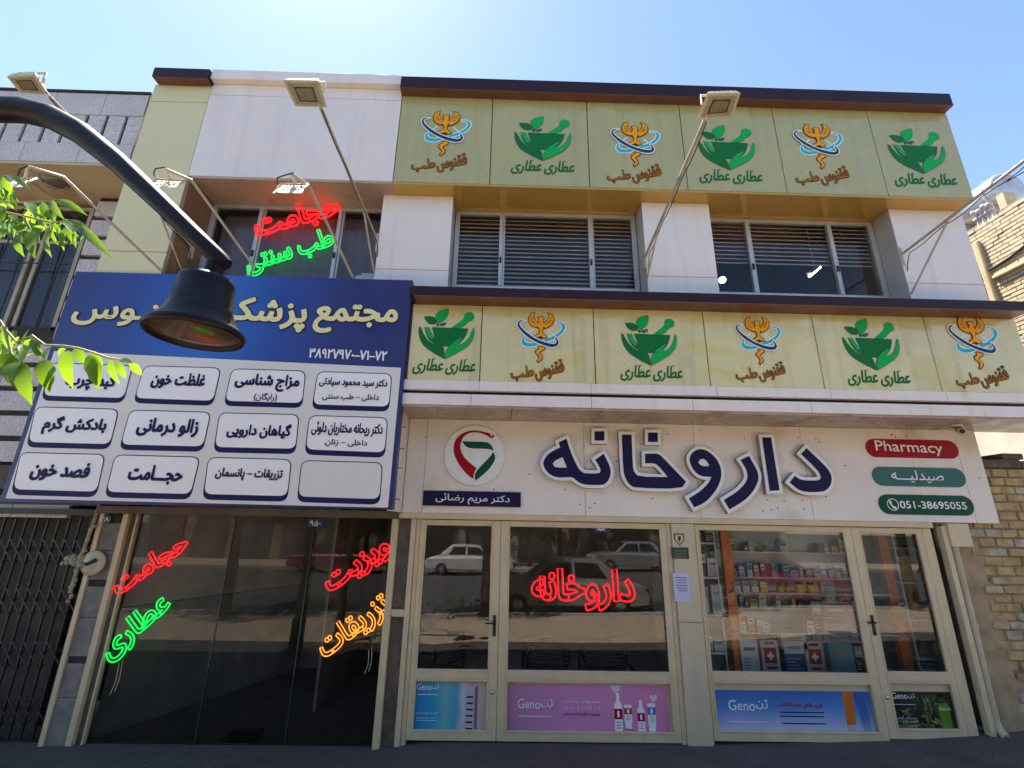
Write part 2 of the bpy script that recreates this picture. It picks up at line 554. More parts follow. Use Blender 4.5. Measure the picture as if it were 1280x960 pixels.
def shape_fa(s):
    """logical Persian string -> list of presentation-form characters in visual (left to right) order"""
    out = []
    n = len(s)
    i = 0
    while i < n:
        c = s[i]
        if c not in FORMS:
            out.append(c)
            i += 1
            continue

        def joins_next(ch):
            return ch == 'ـ' or (ch in FORMS and FORMS[ch][1] == 4)
        prev = i > 0 and joins_next(s[i - 1])
        nxt = i + 1 < n and (s[i + 1] in FORMS or s[i + 1] == 'ـ') and joins_next(c)
        if c == 'ل' and i + 1 < n and s[i + 1] == 'ا':
            out.append(chr(0xFEFC if prev else 0xFEFB))
            i += 2
            continue
        base, k = FORMS[c]
        if k == 2:
            out.append(chr(base + (1 if prev else 0)))
        else:
            out.append(chr(base + (3 if prev and nxt else 2 if nxt else 1 if prev else 0)))
        i += 1
    sw = {'(': ')', ')': '('}
    return [sw.get(c, c) for c in out[::-1]]


_gc = {}


def _tmesh(body, off, res):
    c = bpy.data.curves.new('t', 'FONT')
    c.body = body
    c.offset = off
    c.resolution_u = res
    o = bpy.data.objects.new('t', c)
    COL.objects.link(o)
    dg = bpy.context.evaluated_depsgraph_get()
    me = bpy.data.meshes.new_from_object(o.evaluated_get(dg))
    v = [(p.co.x, p.co.y) for p in me.vertices]
    f = [tuple(p.vertices) for p in me.polygons]
    bpy.data.objects.remove(o)
    bpy.data.curves.remove(c)
    bpy.data.meshes.remove(me)
    return v, f


def _area(lp):
    k = len(lp)
    return .5 * sum(lp[i][0] * lp[(i + 1) % k][1] - lp[(i + 1) % k][0] * lp[i][1] for i in range(k))


def _inside(p, lp):
    c = False
    k = len(lp)
    for i in range(k):
        (x1, y1), (x2, y2) = lp[i], lp[(i + 1) % k]
        if (y1 > p[1]) != (y2 > p[1]) and p[0] < (x2 - x1) * (p[1] - y1) / (y2 - y1) + x1:
            c = not c
    return c


def glyph(ch, off=0.0, res=3):
    """letter as [(verts, faces, outlines)], advance: outlines sampled from the built-in font and filled here"""
    k = (ch, res)
    if k not in _gc:
        if ch == ' ':
            _gc[k] = ([], 0.28)
            return _gc[k]
        c = bpy.data.curves.new('t', 'FONT')
        c.body = ch
        o = bpy.data.objects.new('t', c)
        COL.objects.link(o)
        dg = bpy.context.evaluated_depsgraph_get()
        cu = o.evaluated_get(dg).to_curve(dg, apply_modifiers=False)
        loops = []
        for sp in cu.splines:
            pts = []
            if sp.type == 'BEZIER':
                bp = sp.bezier_points
                n = len(bp)
                for i in range(n):
                    p0, p1_, p2_, p3_ = bp[i].co, bp[i].handle_right, bp[(i + 1) % n].handle_left, bp[(i + 1) % n].co
                    flat = abs((p1_ - p0).cross(p3_ - p0).z) + abs((p2_ - p0).cross(p3_ - p0).z) < 1e-5
                    for j in range(1 if flat else res + 1):
                        t = j / (1 if flat else res + 1)
                        q = p0 * (1 - t) ** 3 + p1_ * 3 * t * (1 - t) ** 2 + p2_ * 3 * t * t * (1 - t) + p3_ * t ** 3
                        pts.append((q.x, q.y))
            else:
                pts = [(q.co.x, q.co.y) for q in sp.points]
            cl = []
            for q in pts:
                if not cl or math.hypot(q[0] - cl[-1][0], q[1] - cl[-1][1]) > 1e-4:
                    cl.append(q)
            if len(cl) > 2 and math.hypot(cl[0][0] - cl[-1][0], cl[0][1] - cl[-1][1]) < 1e-4:
                cl.pop()
            if len(cl) > 2:
                loops.append(cl)
        o.to_curve_clear() if hasattr(o, 'to_curve_clear') else None
        bpy.data.objects.remove(o)
        bpy.data.curves.remove(c)
        loops.sort(key=lambda l: -abs(_area(l)))
        parts = []
        for lp in loops:
            host = None
            for pt in parts:
                if (_area(lp) > 0) != (_area(pt[0]) > 0) and _inside(lp[0], pt[0]):
                    host = pt
            if host is not None:
                host.append(lp)
            else:
                parts.append([lp])
        groups = []
        for pt in parts:
            flat = [q for l in pt for q in l]
            fs = []
            for t in tessellate_polygon([[Vector((q[0], q[1], 0)) for q in l] for l in pt]):
                A, B_, C_ = (flat[i] for i in t)
                cr = (B_[0] - A[0]) * (C_[1] - A[1]) - (B_[1] - A[1]) * (C_[0] - A[0])
                if abs(cr) > 1e-10:
                    fs.append(tuple(t) if cr > 0 else (t[0], t[2], t[1]))
            groups.append((flat, fs, pt))
        a, _ = _tmesh(ch + 'I', 0, 1)
        b, _ = _tmesh('I', 0, 1)
        _gc[k] = (groups, max(p[0] for p in a) - max(p[0] for p in b))
    return _gc[k]


def text_geo(s, off=0.0, res=3, shear=0.0, track=0.0):
    fa = any(c in FORMS for c in s)
    chars = shape_fa(s) if fa else list(s)
    x = 0.0
    out = []

    def mv(p):
        return (p[0] + x + shear * p[1], p[1])
    for ch in chars:
        groups, adv = glyph(ch, off, res)
        for v, f, lps in groups:
            out.append(([mv(p) for p in v], f, [[mv(p) for p in l] for l in lps], (x, x + adv)))
        x += adv + track
    xs = [p[0] for g in out for p in g[0]]
    ys = [p[1] for g in out for p in g[0]]
    return out, (min(xs), max(xs), min(ys), max(ys))


def line_frame(pL, pR, hpx, Y):
    A, B = at(*pL, Y), at(*pR, Y)
    u = B - A
    L = u.length
    u.normalize()
    wv = Vector((-u.z, 0, u.x))
    dx, dy = pR[0] - pL[0], pR[1] - pL[1]
    q = math.hypot(dx, dy)
    mx, my = (pL[0] + pR[0]) / 2, (pL[1] + pR[1]) / 2
    H = (at(mx + dy / q * hpx, my - dx / q * hpx, Y) - at(mx, my, Y)).dot(wv)
    return A, u, wv, L, H


def ribbon(mb, lp, y, r, m=0):
    """flat closed band along an outline in the XZ plane"""
    k = len(lp)
    vs = []
    for i in range(k):
        a, b, c = Vector(lp[i - 1]), Vector(lp[i]), Vector(lp[(i + 1) % k])
        d = (b - a).normalized() + (c - b).normalized()
        if d.length < 1e-6:
            d = b - a
        d.normalize()
        n = Vector((d.y, -d.x)) * r
        vs += [(b.x + n.x, y, b.y + n.y), (b.x, y - 0.0012, b.y), (b.x - n.x, y, b.y - n.y)]
    fs = []
    for i in range(k):
        j = (i + 1) % k
        fs += [(i * 3, i * 3 + 1, j * 3 + 1, j * 3), (i * 3 + 1, i * 3 + 2, j * 3 + 2, j * 3 + 1)]
    mb.add(vs, fs, m)


def text_mb(mb, s, frame, Y, m=0, off=0.0, res=3, shear=0.0, bb=None, lift=0.0):
    """lettering fitted to a baseline frame (A, u, w, L, H), a real flat sheet a few mm in front of its board"""
    A, u, wv, L, H = frame
    g, bb0 = text_geo(s, 0.0, res, shear)
    x0, x1, y0, y1 = bb or (bb0[0] - off, bb0[1] + off, bb0[2] - off, bb0[3] + off)
    rad = off * (L / (x1 - x0) * .5 + H / (y1 - y0) * .5)
    def W_(p):
        q = A + u * ((p[0] - x0) / (x1 - x0) * L) + wv * ((p[1] - y0) / (y1 - y0) * H)
        return (q.x, q.z)
    for i, (v, f, lps, _) in enumerate(g):
        yy = Y - lift - 0.0006 * (i % 4)
        mb.add([(q[0], yy, q[1]) for q in (W_(p) for p in v)], f, m)
        if off > 0:
            for lp in lps:
                ribbon(mb, [W_(p) for p in lp], yy - .0003, rad, m)
    return x0, x1, y0, y1


def text_part(name, s, pL, pR, hpx, Y, mt, parent=None, off=0.03, shear=0.0, lift=0.004, res=3):
    mb = MB()
    text_mb(mb, s, line_frame(pL, pR, hpx, Y), Y, 0, off, res, shear, None, lift)
    return mb.build(name, mt, parent)


def neon(name, s, pL, pR, hpx, Y, mt, label, r=0.009, off=0.02, group=None):
    A, u, wv, L, H = line_frame(pL, pR, hpx, Y)
    g, (x0, x1, y0, y1) = text_geo(s, 0.0, 3)
    mb = MB()
    for v, f, lps, (ga, gb) in g:
        for l0 in lps:
            lp = offset_poly(l0, off if _area(l0) * _area(lps[0]) > 0 else -off * .4)
            k = len(lp)

            # leave out the straight cut where a letter joins its neighbour
            def cut(i):
                a_, b_ = l0[i % k], l0[(i + 1) % k]
                return (abs(a_[0] - b_[0]) < 0.02 and .03 < abs(a_[1] - b_[1]) < .2 and max(a_[1], b_[1]) < .22 and min(a_[1], b_[1]) > -.08 and
                        (min(abs(a_[0] - ga), abs(a_[0] - gb)) < .02) and x0 + .02 < a_[0] < x1 - .02)
            segs, cur = [], []
            for i in range(k):
                cur.append(lp[i])
                if cut(i):
                    segs.append(cur)
                    cur = []
            if not segs:
                segs = [cur + [lp[0]]]
            else:
                segs[0] = cur + segs[0]
            for sg in segs:
                if len(sg) < 2:
                    continue
                pts = [A + u * ((p[0] - x0) / (x1 - x0) * L) + wv * ((p[1] - y0) / (y1 - y0) * H) for p in sg]
                mb.tube([(p.x, Y, p.z) for p in pts], r, 5, 0)
    o = mb.build(name, mt)
    return tag(o, label, 'neon sign', group)


def offset_poly(p, d):
    k = len(p)
    ar = sum(p[i][0] * p[(i + 1) % k][1] - p[(i + 1) % k][0] * p[i][1] for i in range(k))
    sg = 1 if ar > 0 else -1
    out = []
    for i in range(k):
        a, b, c = Vector(p[i - 1]), Vector(p[i]), Vector(p[(i + 1) % k])
        d1, d2 = (b - a), (c - b)
        if d1.length < 1e-9 or d2.length < 1e-9:
            out.append(tuple(b))
            continue
        d1.normalize()
        d2.normalize()
        n1 = Vector((d1.y, -d1.x)) * sg
        n2 = Vector((d2.y, -d2.x)) * sg
        nn = n1 + n2
        if nn.length < 1e-6:
            nn = n1
        nn.normalize()
        q = d / max(0.55, nn.dot(n1))
        out.append((b.x + nn.x * q, b.y + nn.y * q))
    return out


def smooth_poly(p, it=1):
    """corner-cutting that keeps sharp corners (turn > 60 deg)"""
    for _ in range(it):
        k = len(p)
        out = []
        for i in range(k):
            a, b, c = Vector(p[i - 1]), Vector(p[i]), Vector(p[(i + 1) % k])
            d1, d2 = (b - a), (c - b)
            if d1.length < 1e-9 or d2.length < 1e-9 or d1.angle(d2) > R(62) or d1.angle(d2) < R(4):
                out.append(tuple(b))
            else:
                out.append(tuple(b + (a - b) * 0.25))
                out.append(tuple(b + (c - b) * 0.25))
        p = out
    return p


def circle2(cx, cz, r, n=32):
    return [(cx + r * math.cos(2 * math.pi * i / n), cz + r * math.sin(2 * math.pi * i / n)) for i in range(n)]


def rect2(x0, x1, z0, z1):
    return [(x0, z0), (x1, z0), (x1, z1), (x0, z1)]


def round_quad(P, r=0.12, n=5):
    """rounded quad from four px-plane corners TL,TR,BR,BL given as (x,z)"""
    P = [Vector(p) for p in P]
    out = []
    for i in range(4):
        a, b, c = P[i - 1], P[i], P[(i + 1) % 4]
        ra = (a - b).normalized() * r
        rc = (c - b).normalized() * r
        for j in range(n + 1):
            t = j / n
            q = (b + ra) * (1 - t) ** 2 + b * 2 * t * (1 - t) + (b + rc) * t * t
            out.append((q.x, q.y))
    return out


def boxes(name, mt, parent, lst, bevel=0.0):
    """one part per box"""
    for q in lst:
        m_ = MB()
        m_.box(*q)
        m_.build(name, mt, parent, bevel)

# ------------------------------------------------------------------ ground, pavement, road
GX = [(-60, -0.05), (-1.2, -0.045), (-0.6, 0.012), (2.2, 0.018), (3.9, 0.07), (5.0, 0.13), (6.0, 0.22), (8.0, 0.28), (60, 0.3)]


def gz(x):
    for (a, za), (b, zb) in zip(GX, GX[1:]):
        if a <= x <= b:
            return za + (zb - za) * (x - a) / (b - a)
    return 0.0


def strip(name, y0, y1, dz, mt, far=False):
    mb = MB()
    for (a, za), (b, zb) in zip(GX, GX[1:]):
        mb.add([(a, y1, za + dz), (b, y1, zb + dz), (b, y0, zb + dz), (a, y0, za + dz)], [(3, 2, 1, 0)])
    return tag(mb.build(name, mt), kind='structure')


g = MB()
g.add([(-900, -900, -0.35), (900, -900, -0.35), (900, 900, -0.35), (-900, 900, -0.35)], [(0, 1, 2, 3)])
tag(g.build('ground', 'asphalt'), kind='structure')
strip('pavement', -4.2, 12.0, 0.0, 'asphalt')
strip('outer_pavement', -7.0, -4.2, 0.004, 'pave')  # paler from the building's shade edge outwards, sunlight put into the colour
kb = MB()
for (a, za), (b, zb) in zip(GX, GX[1:]):
    for (y0, y1) in ((-7.25, -7.0), (-20.25, -20.0)):
        vs = [(a, y0, za - .3), (b, y0, zb - .3), (b, y1, zb - .3), (a, y1, za - .3), (a, y0, za + .03), (b, y0, zb + .03), (b, y1, zb + .03), (a, y1, za + .03)]
        kb.add(vs, [(4, 5, 6, 7), (0, 1, 5, 4), (2, 3, 7, 6)])
tag(kb.build('kerb', 'kerb'), kind='structure')
strip('road', -20.0, -7.25, -0.12, 'road')
strip('far_pavement', -25.0, -20.25, 0.0, 'pave')

# ------------------------------------------------------------------ main building
B = thing('shop_building', 'two storey shop building with pale gold panels, white pillars and dark brown cornices', 'building', (0.6, 0, 0))
YF = -0.65
mb = MB()
# backing masonry: floors, side and party walls, roof
mb.box(-4.70, 5.86, 0.35, 8.0, 4.30, 4.50)
mb.box(-4.70, 5.86, 0.10, 8.0, 7.20, 7.45)
mb.box(-4.70, -4.55, -0.55, 8.0, 2.30, 7.20)
mb.box(5.70, 5.86, -0.40, 8.0, 3.30, 7.20)
mb.box(-4.70, 5.86, 7.85, 8.0, 0, 7.2)
mb.box(-4.55, 5.70, 3.6, 3.75, 4.5, 7.2)
mb.box(-1.45, 5.70, -0.60, 0.10, 7.20, 7.46)
mb.box(-3.95, -1.45, -0.60, 0.10, 7.20, 7.46)
mb.box(-1.06, 5.85, -0.60, 0.30, 3.60, 4.42)
mb.box(-4.55, -1.25, -0.30, 0.30, 2.45, 4.62)
mb.box(-1.25, 5.85, 0.06, 0.36, 3.36, 4.98)
mb.box(5.22, 5.36, 0.10, 8.0, 0.0, 3.36)
mb.build('wall', 'wall_in', B)
# upper wall infill under and over windows
boxes('window_apron', 'white_acp', B, [(x0, x1, -0.22, 0.06, 4.58, 4.93) for x0, x1 in ((-3.93, -1.61), (-0.72, 1.71), (2.58, 4.94))])
# cream column on the left
mb = MB()
for z0, z1 in ((2.30, 5.04), (5.048, 7.28), (7.288, 7.565)):
    mb.box(-4.715, -3.975, YF, -0.40, z0, z1)
mb.build('cream_column', 'cream', B, bevel=0.004)
mb = MB()
mb.box(-3.974, -3.93, -0.648, 0.0, 4.6, 6.128)
mb.build('window_reveal', 'reveal', B)
# white box over the left window
mb = MB()
for x0, x1, z0, z1 in ((-3.968, -1.458, 6.13, 7.42), (-3.968, -1.458, 7.426, 7.605)):
    mb.box(x0, x1, YF - .002, -0.55, z0, z1)
mb.build('white_fascia_box', 'white_acp', B, bevel=0.004)
mb = MB()
mb.box(-3.968, -1.458, YF + .004, -0.05, 6.10, 6.128)
mb.build('left_window_soffit', mat('pinkish beige soffit', (0.46, 0.33, 0.26), 0.3, 0, 0.12, 2, spec=0.5), B)
mb = MB()
mb.box(-3.955, -1.462, -0.735, 0.05, 7.607, 7.765)
mb.build('white_cornice', 'white_acp', B, bevel=0.006)
# upper fascia panels with emblems, and lower ones
boxes('panel_backing', 'dark', B, [(-1.440, 5.872, -0.62, -0.50, 6.14, 7.50), (-1.050, 5.868, -0.62, -0.55, 3.57, 4.46)])
US = [-1.452, -0.249, 1.003, 2.241, 3.494, 4.785, 5.885]
LS = [-1.066, -0.277, 0.985, 2.242, 3.501, 4.806, 5.885]
G = 0.005
UP_PAN, LO_PAN = [], []
for i in range(6):
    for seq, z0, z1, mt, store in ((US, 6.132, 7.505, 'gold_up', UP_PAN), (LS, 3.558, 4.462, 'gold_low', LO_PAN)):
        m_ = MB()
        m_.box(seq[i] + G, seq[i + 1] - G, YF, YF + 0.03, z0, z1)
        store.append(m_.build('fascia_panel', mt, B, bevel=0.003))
mb = MB()
mb.box(-1.455, 5.885, YF + .003, -0.44, 6.10, 6.129)
for x0, x1 in ((-0.72, 1.71), (2.58, 4.94)):
    mb.box(x0, x1, -0.44, -0.14, 6.10, 6.129)
mb.build('gold_soffit', 'gold_soffit', B)
mb = MB()
mb.box(-1.456, 5.862, -0.78, 0.1, 7.508, 7.70)
mb.build('upper_cornice', 'brown', B, bevel=0.006)
boxes('cornice_underside', 'brown_soffit', B, [(-1.456, 5.862, -0.776, -0.652, 7.499, 7.507), (-4.66, -3.965, -0.766, -0.652, 7.557, 7.566), (-1.02, 5.835, -0.866, -0.652, 4.452, 4.461)])
mb = MB()
mb.box(-4.68, -3.957, -0.77, 0.0, 7.567, 7.722)
mb.build('column_cornice', 'brown', B, bevel=0.006)
mb = MB()
mb.box(-1.07, 5.84, -0.87, -0.1, 4.462, 4.572)
mb.build('lower_cornice', 'brown', B, bevel=0.006)
# brown end strip of the lower fascia next to the blue sign
mb = MB()
mb.box(-1.16, -1.068, -0.63, -0.4, 3.56, 4.46)
mb.build('fascia_end_strip', 'brown_soffit', B)
# white double band
mb = MB()
xs = [-1.20, -0.28, 0.93, 2.30, 3.55, 4.83, 6.35]
for i in range(6):
    mb.box(xs[i] + .002, xs[i + 1] - .002, YF - .01, -0.55, 3.448, 3.556)
xs = [-1.20, -0.36, 0.93, 2.02, 3.30, 4.60, 6.35]
for i in range(6):
    mb.box(xs[i] + .002, xs[i + 1] - .002, YF - .014, -0.55, 3.282, 3.404)
mb.build('white_band', 'white_acp', B, bevel=0.003)
mb = MB()
mb.box(-1.19, 6.33, -0.60, -0.5, 3.404, 3.448)
mb.build('shadow_groove', 'brown', B)
mb = MB()
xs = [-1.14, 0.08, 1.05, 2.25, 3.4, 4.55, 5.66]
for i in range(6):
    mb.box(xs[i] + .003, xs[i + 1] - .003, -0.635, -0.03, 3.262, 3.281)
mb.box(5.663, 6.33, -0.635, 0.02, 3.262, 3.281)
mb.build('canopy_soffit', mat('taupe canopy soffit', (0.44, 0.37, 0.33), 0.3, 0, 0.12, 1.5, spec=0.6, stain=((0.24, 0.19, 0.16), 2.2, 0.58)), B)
# side return left of the pharmacy sign
mb = MB()
mb.box(-1.16, -1.125, -0.60, -0.02, 2.19, 3.262)
mb.build('side_return', 'white_sign', B)
# white pillars between the upper windows
for x0, x1 in ((-1.61, -0.72), (1.71, 2.58), (4.94, 5.90)):
    mb = MB()
    mb.box(x0, x1, -0.44, -0.432, 4.574, 5.02)
    mb.box(x0, x1, -0.44, -0.432, 5.026, 6.10)
    mb.box(x0, x0 + .01, -0.431, 0.0, 4.574, 6.10, 1)
    mb.box(x1 - .01, x1, -0.431, 0.3, 4.574, 6.10, 1)
    mb.box(x0 + .011, x1 - .011, -0.43, -0.36, 4.574, 6.10, 1)
    mb.build('white_pillar', ['white_acp', 'grey_reveal'], B, bevel=0.003)


def window(x0, x1, mull, blind_z, name_prefix=''):
    Y = -0.14
    zb, zt = 4.935, 6.098
    f = MB()
    f.box(x0, x1, Y - .03, Y + .03, zb, zb + .05)
    f.box(x0, x1, Y - .03, Y + .03, zt - .05, zt)
    xs = [x0] + mull + [x1]
    f.box(x0, x0 + .06, Y - .03, Y + .03, zb + .05, zt - .05)
    f.box(x1 - .06, x1, Y - .03, Y + .03, zb + .05, zt - .05)
    for q in mull:
        f.box(q - .035, q + .012, Y - .036, Y + .03, zb + .05, zt - .05)
        f.box(q + .014, q + .04, Y - .012, Y + .03, zb + .05, zt - .05)
    wdw = f.build('window', 'alu', B, bevel=0.004)
    for i in range(len(xs) - 1):
        p = MB()
        a = xs[i] + (.06 if i == 0 else .04)
        b = xs[i + 1] - (.06 if i == len(xs) - 2 else .035)
        p.add([(a, Y, zb + .05), (b, Y, zb + .05), (b, Y, zt - .05), (a, Y, zt - .05)], [(0, 1, 2, 3)])
        p.build('pane', 'glass_up', wdw)
    h = MB()
    for q in mull:
        h.box(q - .025, q + .0, Y - .055, Y - .037, zb + .38, zb + .46)
    h.build('latch', 'wire', wdw)
    if blind_z is not None:
        s = MB()
        z = zt
        k = 0
        while z > blind_z:
            c = Vector(((x0 + x1) / 2, Y + .075, z))
            s.obox(c, Vector(((x1 - x0) / 2 - .01, 0, 0)), Vector((0, .021, .019)), Vector((0, -.0025, .0035)))
            z -= 0.062
        s.build('blind', 'slat', wdw)
    return wdw


WL = window(-3.93, -1.62, [-3.27, -2.225], None)
m_ = MB()
n_ = 46
for i in range(n_):
    xa, xb = -3.88 + 2.22 * i / n_, -3.88 + 2.22 * (i + 1) / n_
    ya, yb = .03 + .012 * math.sin(i * 2.1), .03 + .012 * math.sin((i + 1) * 2.1)
    m_.add([(xa, ya, 4.98), (xb, yb, 4.98), (xb, yb, 6.06), (xa, ya, 6.06)], [(0, 1, 2, 3)])
m_.build('curtain', mat('grey mauve curtain', (0.17, 0.14, 0.17), 0.9, 0, 0.15, 2), WL)
W1 = window(-0.71, 1.70, [-0.085, 1.095], 4.96)
W2 = window(2.59, 4.93, [3.215, 4.33], 5.42)
# rooms behind the upper windows
mb = MB()
mb.box(-4.5, 5.6, 2.6, 2.65, 4.52, 7.1)
mb.build('room_wall', mat('dim room wall', (0.10, 0.095, 0.10), 0.9, 0, 0.2, 2), B)

# ---- shop fronts at street level
PX = -0.95


def frame_rect(mb, x0, x1, z0, z1, t, y0, y1, m=0):
    mb.box(x0, x0 + t, y0, y1, z0, z1, m)
    mb.box(x1 - t, x1, y0, y1, z0, z1, m)
    mb.box(x0 + t, x1 - t, y0, y1, z0, z0 + t, m)
    mb.box(x0 + t, x1 - t, y0, y1, z1 - t, z1, m)


ZT = 2.125
mb = MB()
mb.box(-1.15, 4.88, -0.055, 0.09, ZT + .002, 2.188)
mb.build('lintel_bar', 'beige', B, bevel=0.004)
boxes('door_jamb', 'beige', B, [(-1.01, -0.955, -0.03, 0.07, gz(-1), ZT), (-0.952, -0.905, -0.012, 0.07, gz(-1), ZT), (1.845, 1.893, -0.02, 0.07, 0.0, ZT), (2.145, 2.168, -0.02, 0.07, 0.0, ZT), (4.76, 4.87, -0.02, 0.07, 0.08, ZT)], 0.005)


def leaf_door(x0, x1, zb, poster, left_t=0.07, right_t=0.085, name='door', rail=0.56):
    f = MB()
    y0, y1 = -0.022, 0.03
    f.box(x0, x0 + left_t, y0, y1, zb, ZT - .004)
    f.box(x1 - right_t, x1, y0, y1, zb, ZT - .004)
    a, b = x0 + left_t, x1 - right_t
    f.box(a, b, y0, y1, ZT - .05, ZT - .004)
    f.box(a, b, y0 - .008, y1, rail, rail + .075)
    f.box(a, b, y0, y1, zb, zb + .075)
    # thin glazing beads
    frame_rect(f, a, b, zb + .075, rail, .018, y0 - .006, y0 + .02)
    frame_rect(f, a, b, rail + .075, ZT - .05, .016, y0 - .004, y0 + .02)
    d = f.build(name, 'beige', B, bevel=0.004)
    p = MB()
    p.add([(a + .016, 0.008, rail + .09), (b - .016, 0.008, rail + .09), (b - .016, 0.008, ZT - .066), (a + .016, 0.008, ZT - .066)], [(0, 1, 2, 3)])
    p.build('pane', 'glass_shop', d)
    p = MB()
    p.box(a + .01, b - .01, 0.012, 0.022, zb + .08, rail - .005)
    p.build('lower_panel', 'beige_clad', d)
    return d


D1 = leaf_door(-0.902, -0.012, 0.028, None, 0.05, 0.085)
D2 = leaf_door(-0.008, 1.842, 0.028, None, 0.085, 0.06)
W3 = leaf_door(2.170, 3.948, 0.05, None, 0.03, 0.08, 'shop_window', 0.575)
D4 = leaf_door(3.952, 4.757, 0.085, None, 0.085, 0.05, 'door', 0.595)
# handles
for dd, hx, hz in ((D1, -0.055, 1.06), (D4, 3.995, 1.12)):
    h = MB()
    h.box(hx - .016, hx + .016, -.030, -.0225, hz - .10, hz + .10)
    h.tube([(hx, -.03, hz + .03), (hx, -.075, hz + .03), (hx - .02, -.08, hz + .03), (hx - .095, -.08, hz + .03)], .008, 8)
    h.lathe([(0, -.004), (.012, -.004), (.012, .006), (0, .006)], (hx, -.036, hz - .07), 12, 0, 'Y')
    h.build('handle', mat('dark bronze handle', (0.03, 0.025, 0.02), 0.35, 0.6, 0.1), dd)
    k = MB()
    k.lathe([(0, -.012), (.016, -.012), (.02, 0), (.02, .004)], (hx, -.024, 0.45), 14, 0, 'Y')
    k.build('lock', 'chrome', dd)
mb = MB()
mb.box(1.895, 2.143, -0.05, 0.10, 0.0, 1.12)
mb.box(1.895, 2.143, -0.05, 0.10, 1.124, 2.122)
mb.build('clad_column', 'beige_clad', B, bevel=0.006)
mb = MB()
mb.box(4.872, 4.96, 0.12, 0.16, 0.1, 2.13)
mb.build('side_gap', 'dark', B)
boxes('corner_post', 'beige', B, [(4.962, 5.02, -0.06, 0.02, 0.10, 2.15), (5.0, 5.30, 0.03, 0.1, 1.92, 2.2)], 0.005)
# left shop front
boxes('shop_frame', 'beige', B, [(-1.222, -1.152, -0.04, 0.06, -0.05, 2.12), (-4.178, -4.118, -0.04, 0.06, -0.06, 2.12), (-4.428, -4.378, -0.05, 0.06, -0.06, 2.12), (-4.055, -4.035, -0.01, 0.05, -0.06, 2.12), (-1.15, -1.012, -0.03, 0.02, 1.13, 1.20)], 0.004)
mb = MB()
z = -0.06
for hh in (0.42, 0.30, 0.06, 0.36, 0.30, 0.06, 0.30, 0.28, 0.08):
    mb.box(-4.376, -4.180, (-0.03 if hh > .1 else -.018), 0.09, z + .003, z + hh - .003, 0 if hh > .1 else 1)
    z += hh
mb.build('stone_strip', ['stonepillar', 'granite_d'], B)
boxes('stone_jamb', mat('brown stone jamb', (0.17, 0.13, 0.11), 0.8, 0, 0.4, 8, bump=0.3), B, [(-1.148, -1.013, 0.02, 0.09, -0.05, 2.12), (-4.117, -4.056, 0.01, 0.05, -0.06, 2.12)])
boxes('shop_lintel', mat('grimy lintel', (0.16, 0.13, 0.11), 0.7, 0, 0.3, 5), B, [(-4.43, -1.152, -0.10, 0.10, 2.122, 2.20), (-4.43, -1.16, -0.60, -0.102, 2.30, 2.34)])
gf = MB()
for x0, x1 in ((-4.034, -2.98), (-2.975, -2.10), (-2.095, -1.223)):
    gf.add([(x0, 0.03, -0.045), (x1, 0.03, -0.045), (x1, 0.03, 2.115), (x0, 0.03, 2.115)], [(0, 1, 2, 3)])
gf.build('glass_front', 'glass_dark', B)
gb = MB()
for q in (-2.98, -2.10):
    gb.box(q - .004, q + .008, 0.022, 0.038, -0.045, 2.115)
gb.build('glass_edge', mat('green glass edge', (0.03, 0.05, 0.05), 0.2, 0, 0), B)
# interiors
mb = MB()
mb.box(-4.5, -1.1, 3.6, 3.7, -0.05, 2.3, 1)
mb.box(-4.5, -1.1, 0.1, 3.6, 2.3, 2.36, 1)
mb.box(-2.16, -2.13, 0.9, 3.6, -0.05, 2.3, 2)
mb.add([(-4.05, .11, -.04), (-3.0, 2.6, -.04), (-3.0, 2.6, 1.15), (-4.05, .11, 1.15)], [(0, 1, 2, 3)], 2)
mb.add([(-4.05, .11, 1.16), (-3.0, 2.6, 1.16), (-3.0, 2.6, 2.3), (-4.05, .11, 2.3)], [(0, 1, 2, 3)], 1)
mb.add([(-3.0, 2.6, -.04), (-2.16, 2.6, -.04), (-2.16, 2.6, 2.3), (-3.0, 2.6, 2.3)], [(0, 1, 2, 3)], 2)
mb.build('corridor', ['floor_in', 'corr_up', 'corr_dn'], B)
mb = MB()
mb.box(-1.10, -1.0, 0.1, 4.6, 0, 2.6)
mb.box(-1.0, 5.28, 4.5, 4.6, 0, 2.6)
mb.box(5.20, 5.28, 0.1, 4.5, 0, 2.6)
mb.box(-1.0, 5.2, 0.1, 4.5, 2.60, 2.66)
mb.box(2.02, 2.06, 0.12, 1.2, 0, 2.6)
mb.add([(-1.0, .09, .022), (2.0, .09, .022), (2.0, 4.5, .022), (-1.0, 4.5, .022)], [(0, 1, 2, 3)], 1)
mb.add([(2.0, .09, .09), (5.2, .09, .14), (5.2, 4.5, .14), (2.0, 4.5, .09)], [(0, 1, 2, 3)], 1)
mb.build('shop_interior', ['wall_sh', 'floor_in'], B)

# ------------------------------------------------------------------ emblems on the fascia panels
def emb_poly(pts, s, ox, oz, cx, cy):
    return [(ox + (p[0] - cx) * s, oz - (p[1] - cy) * s) for p in pts]


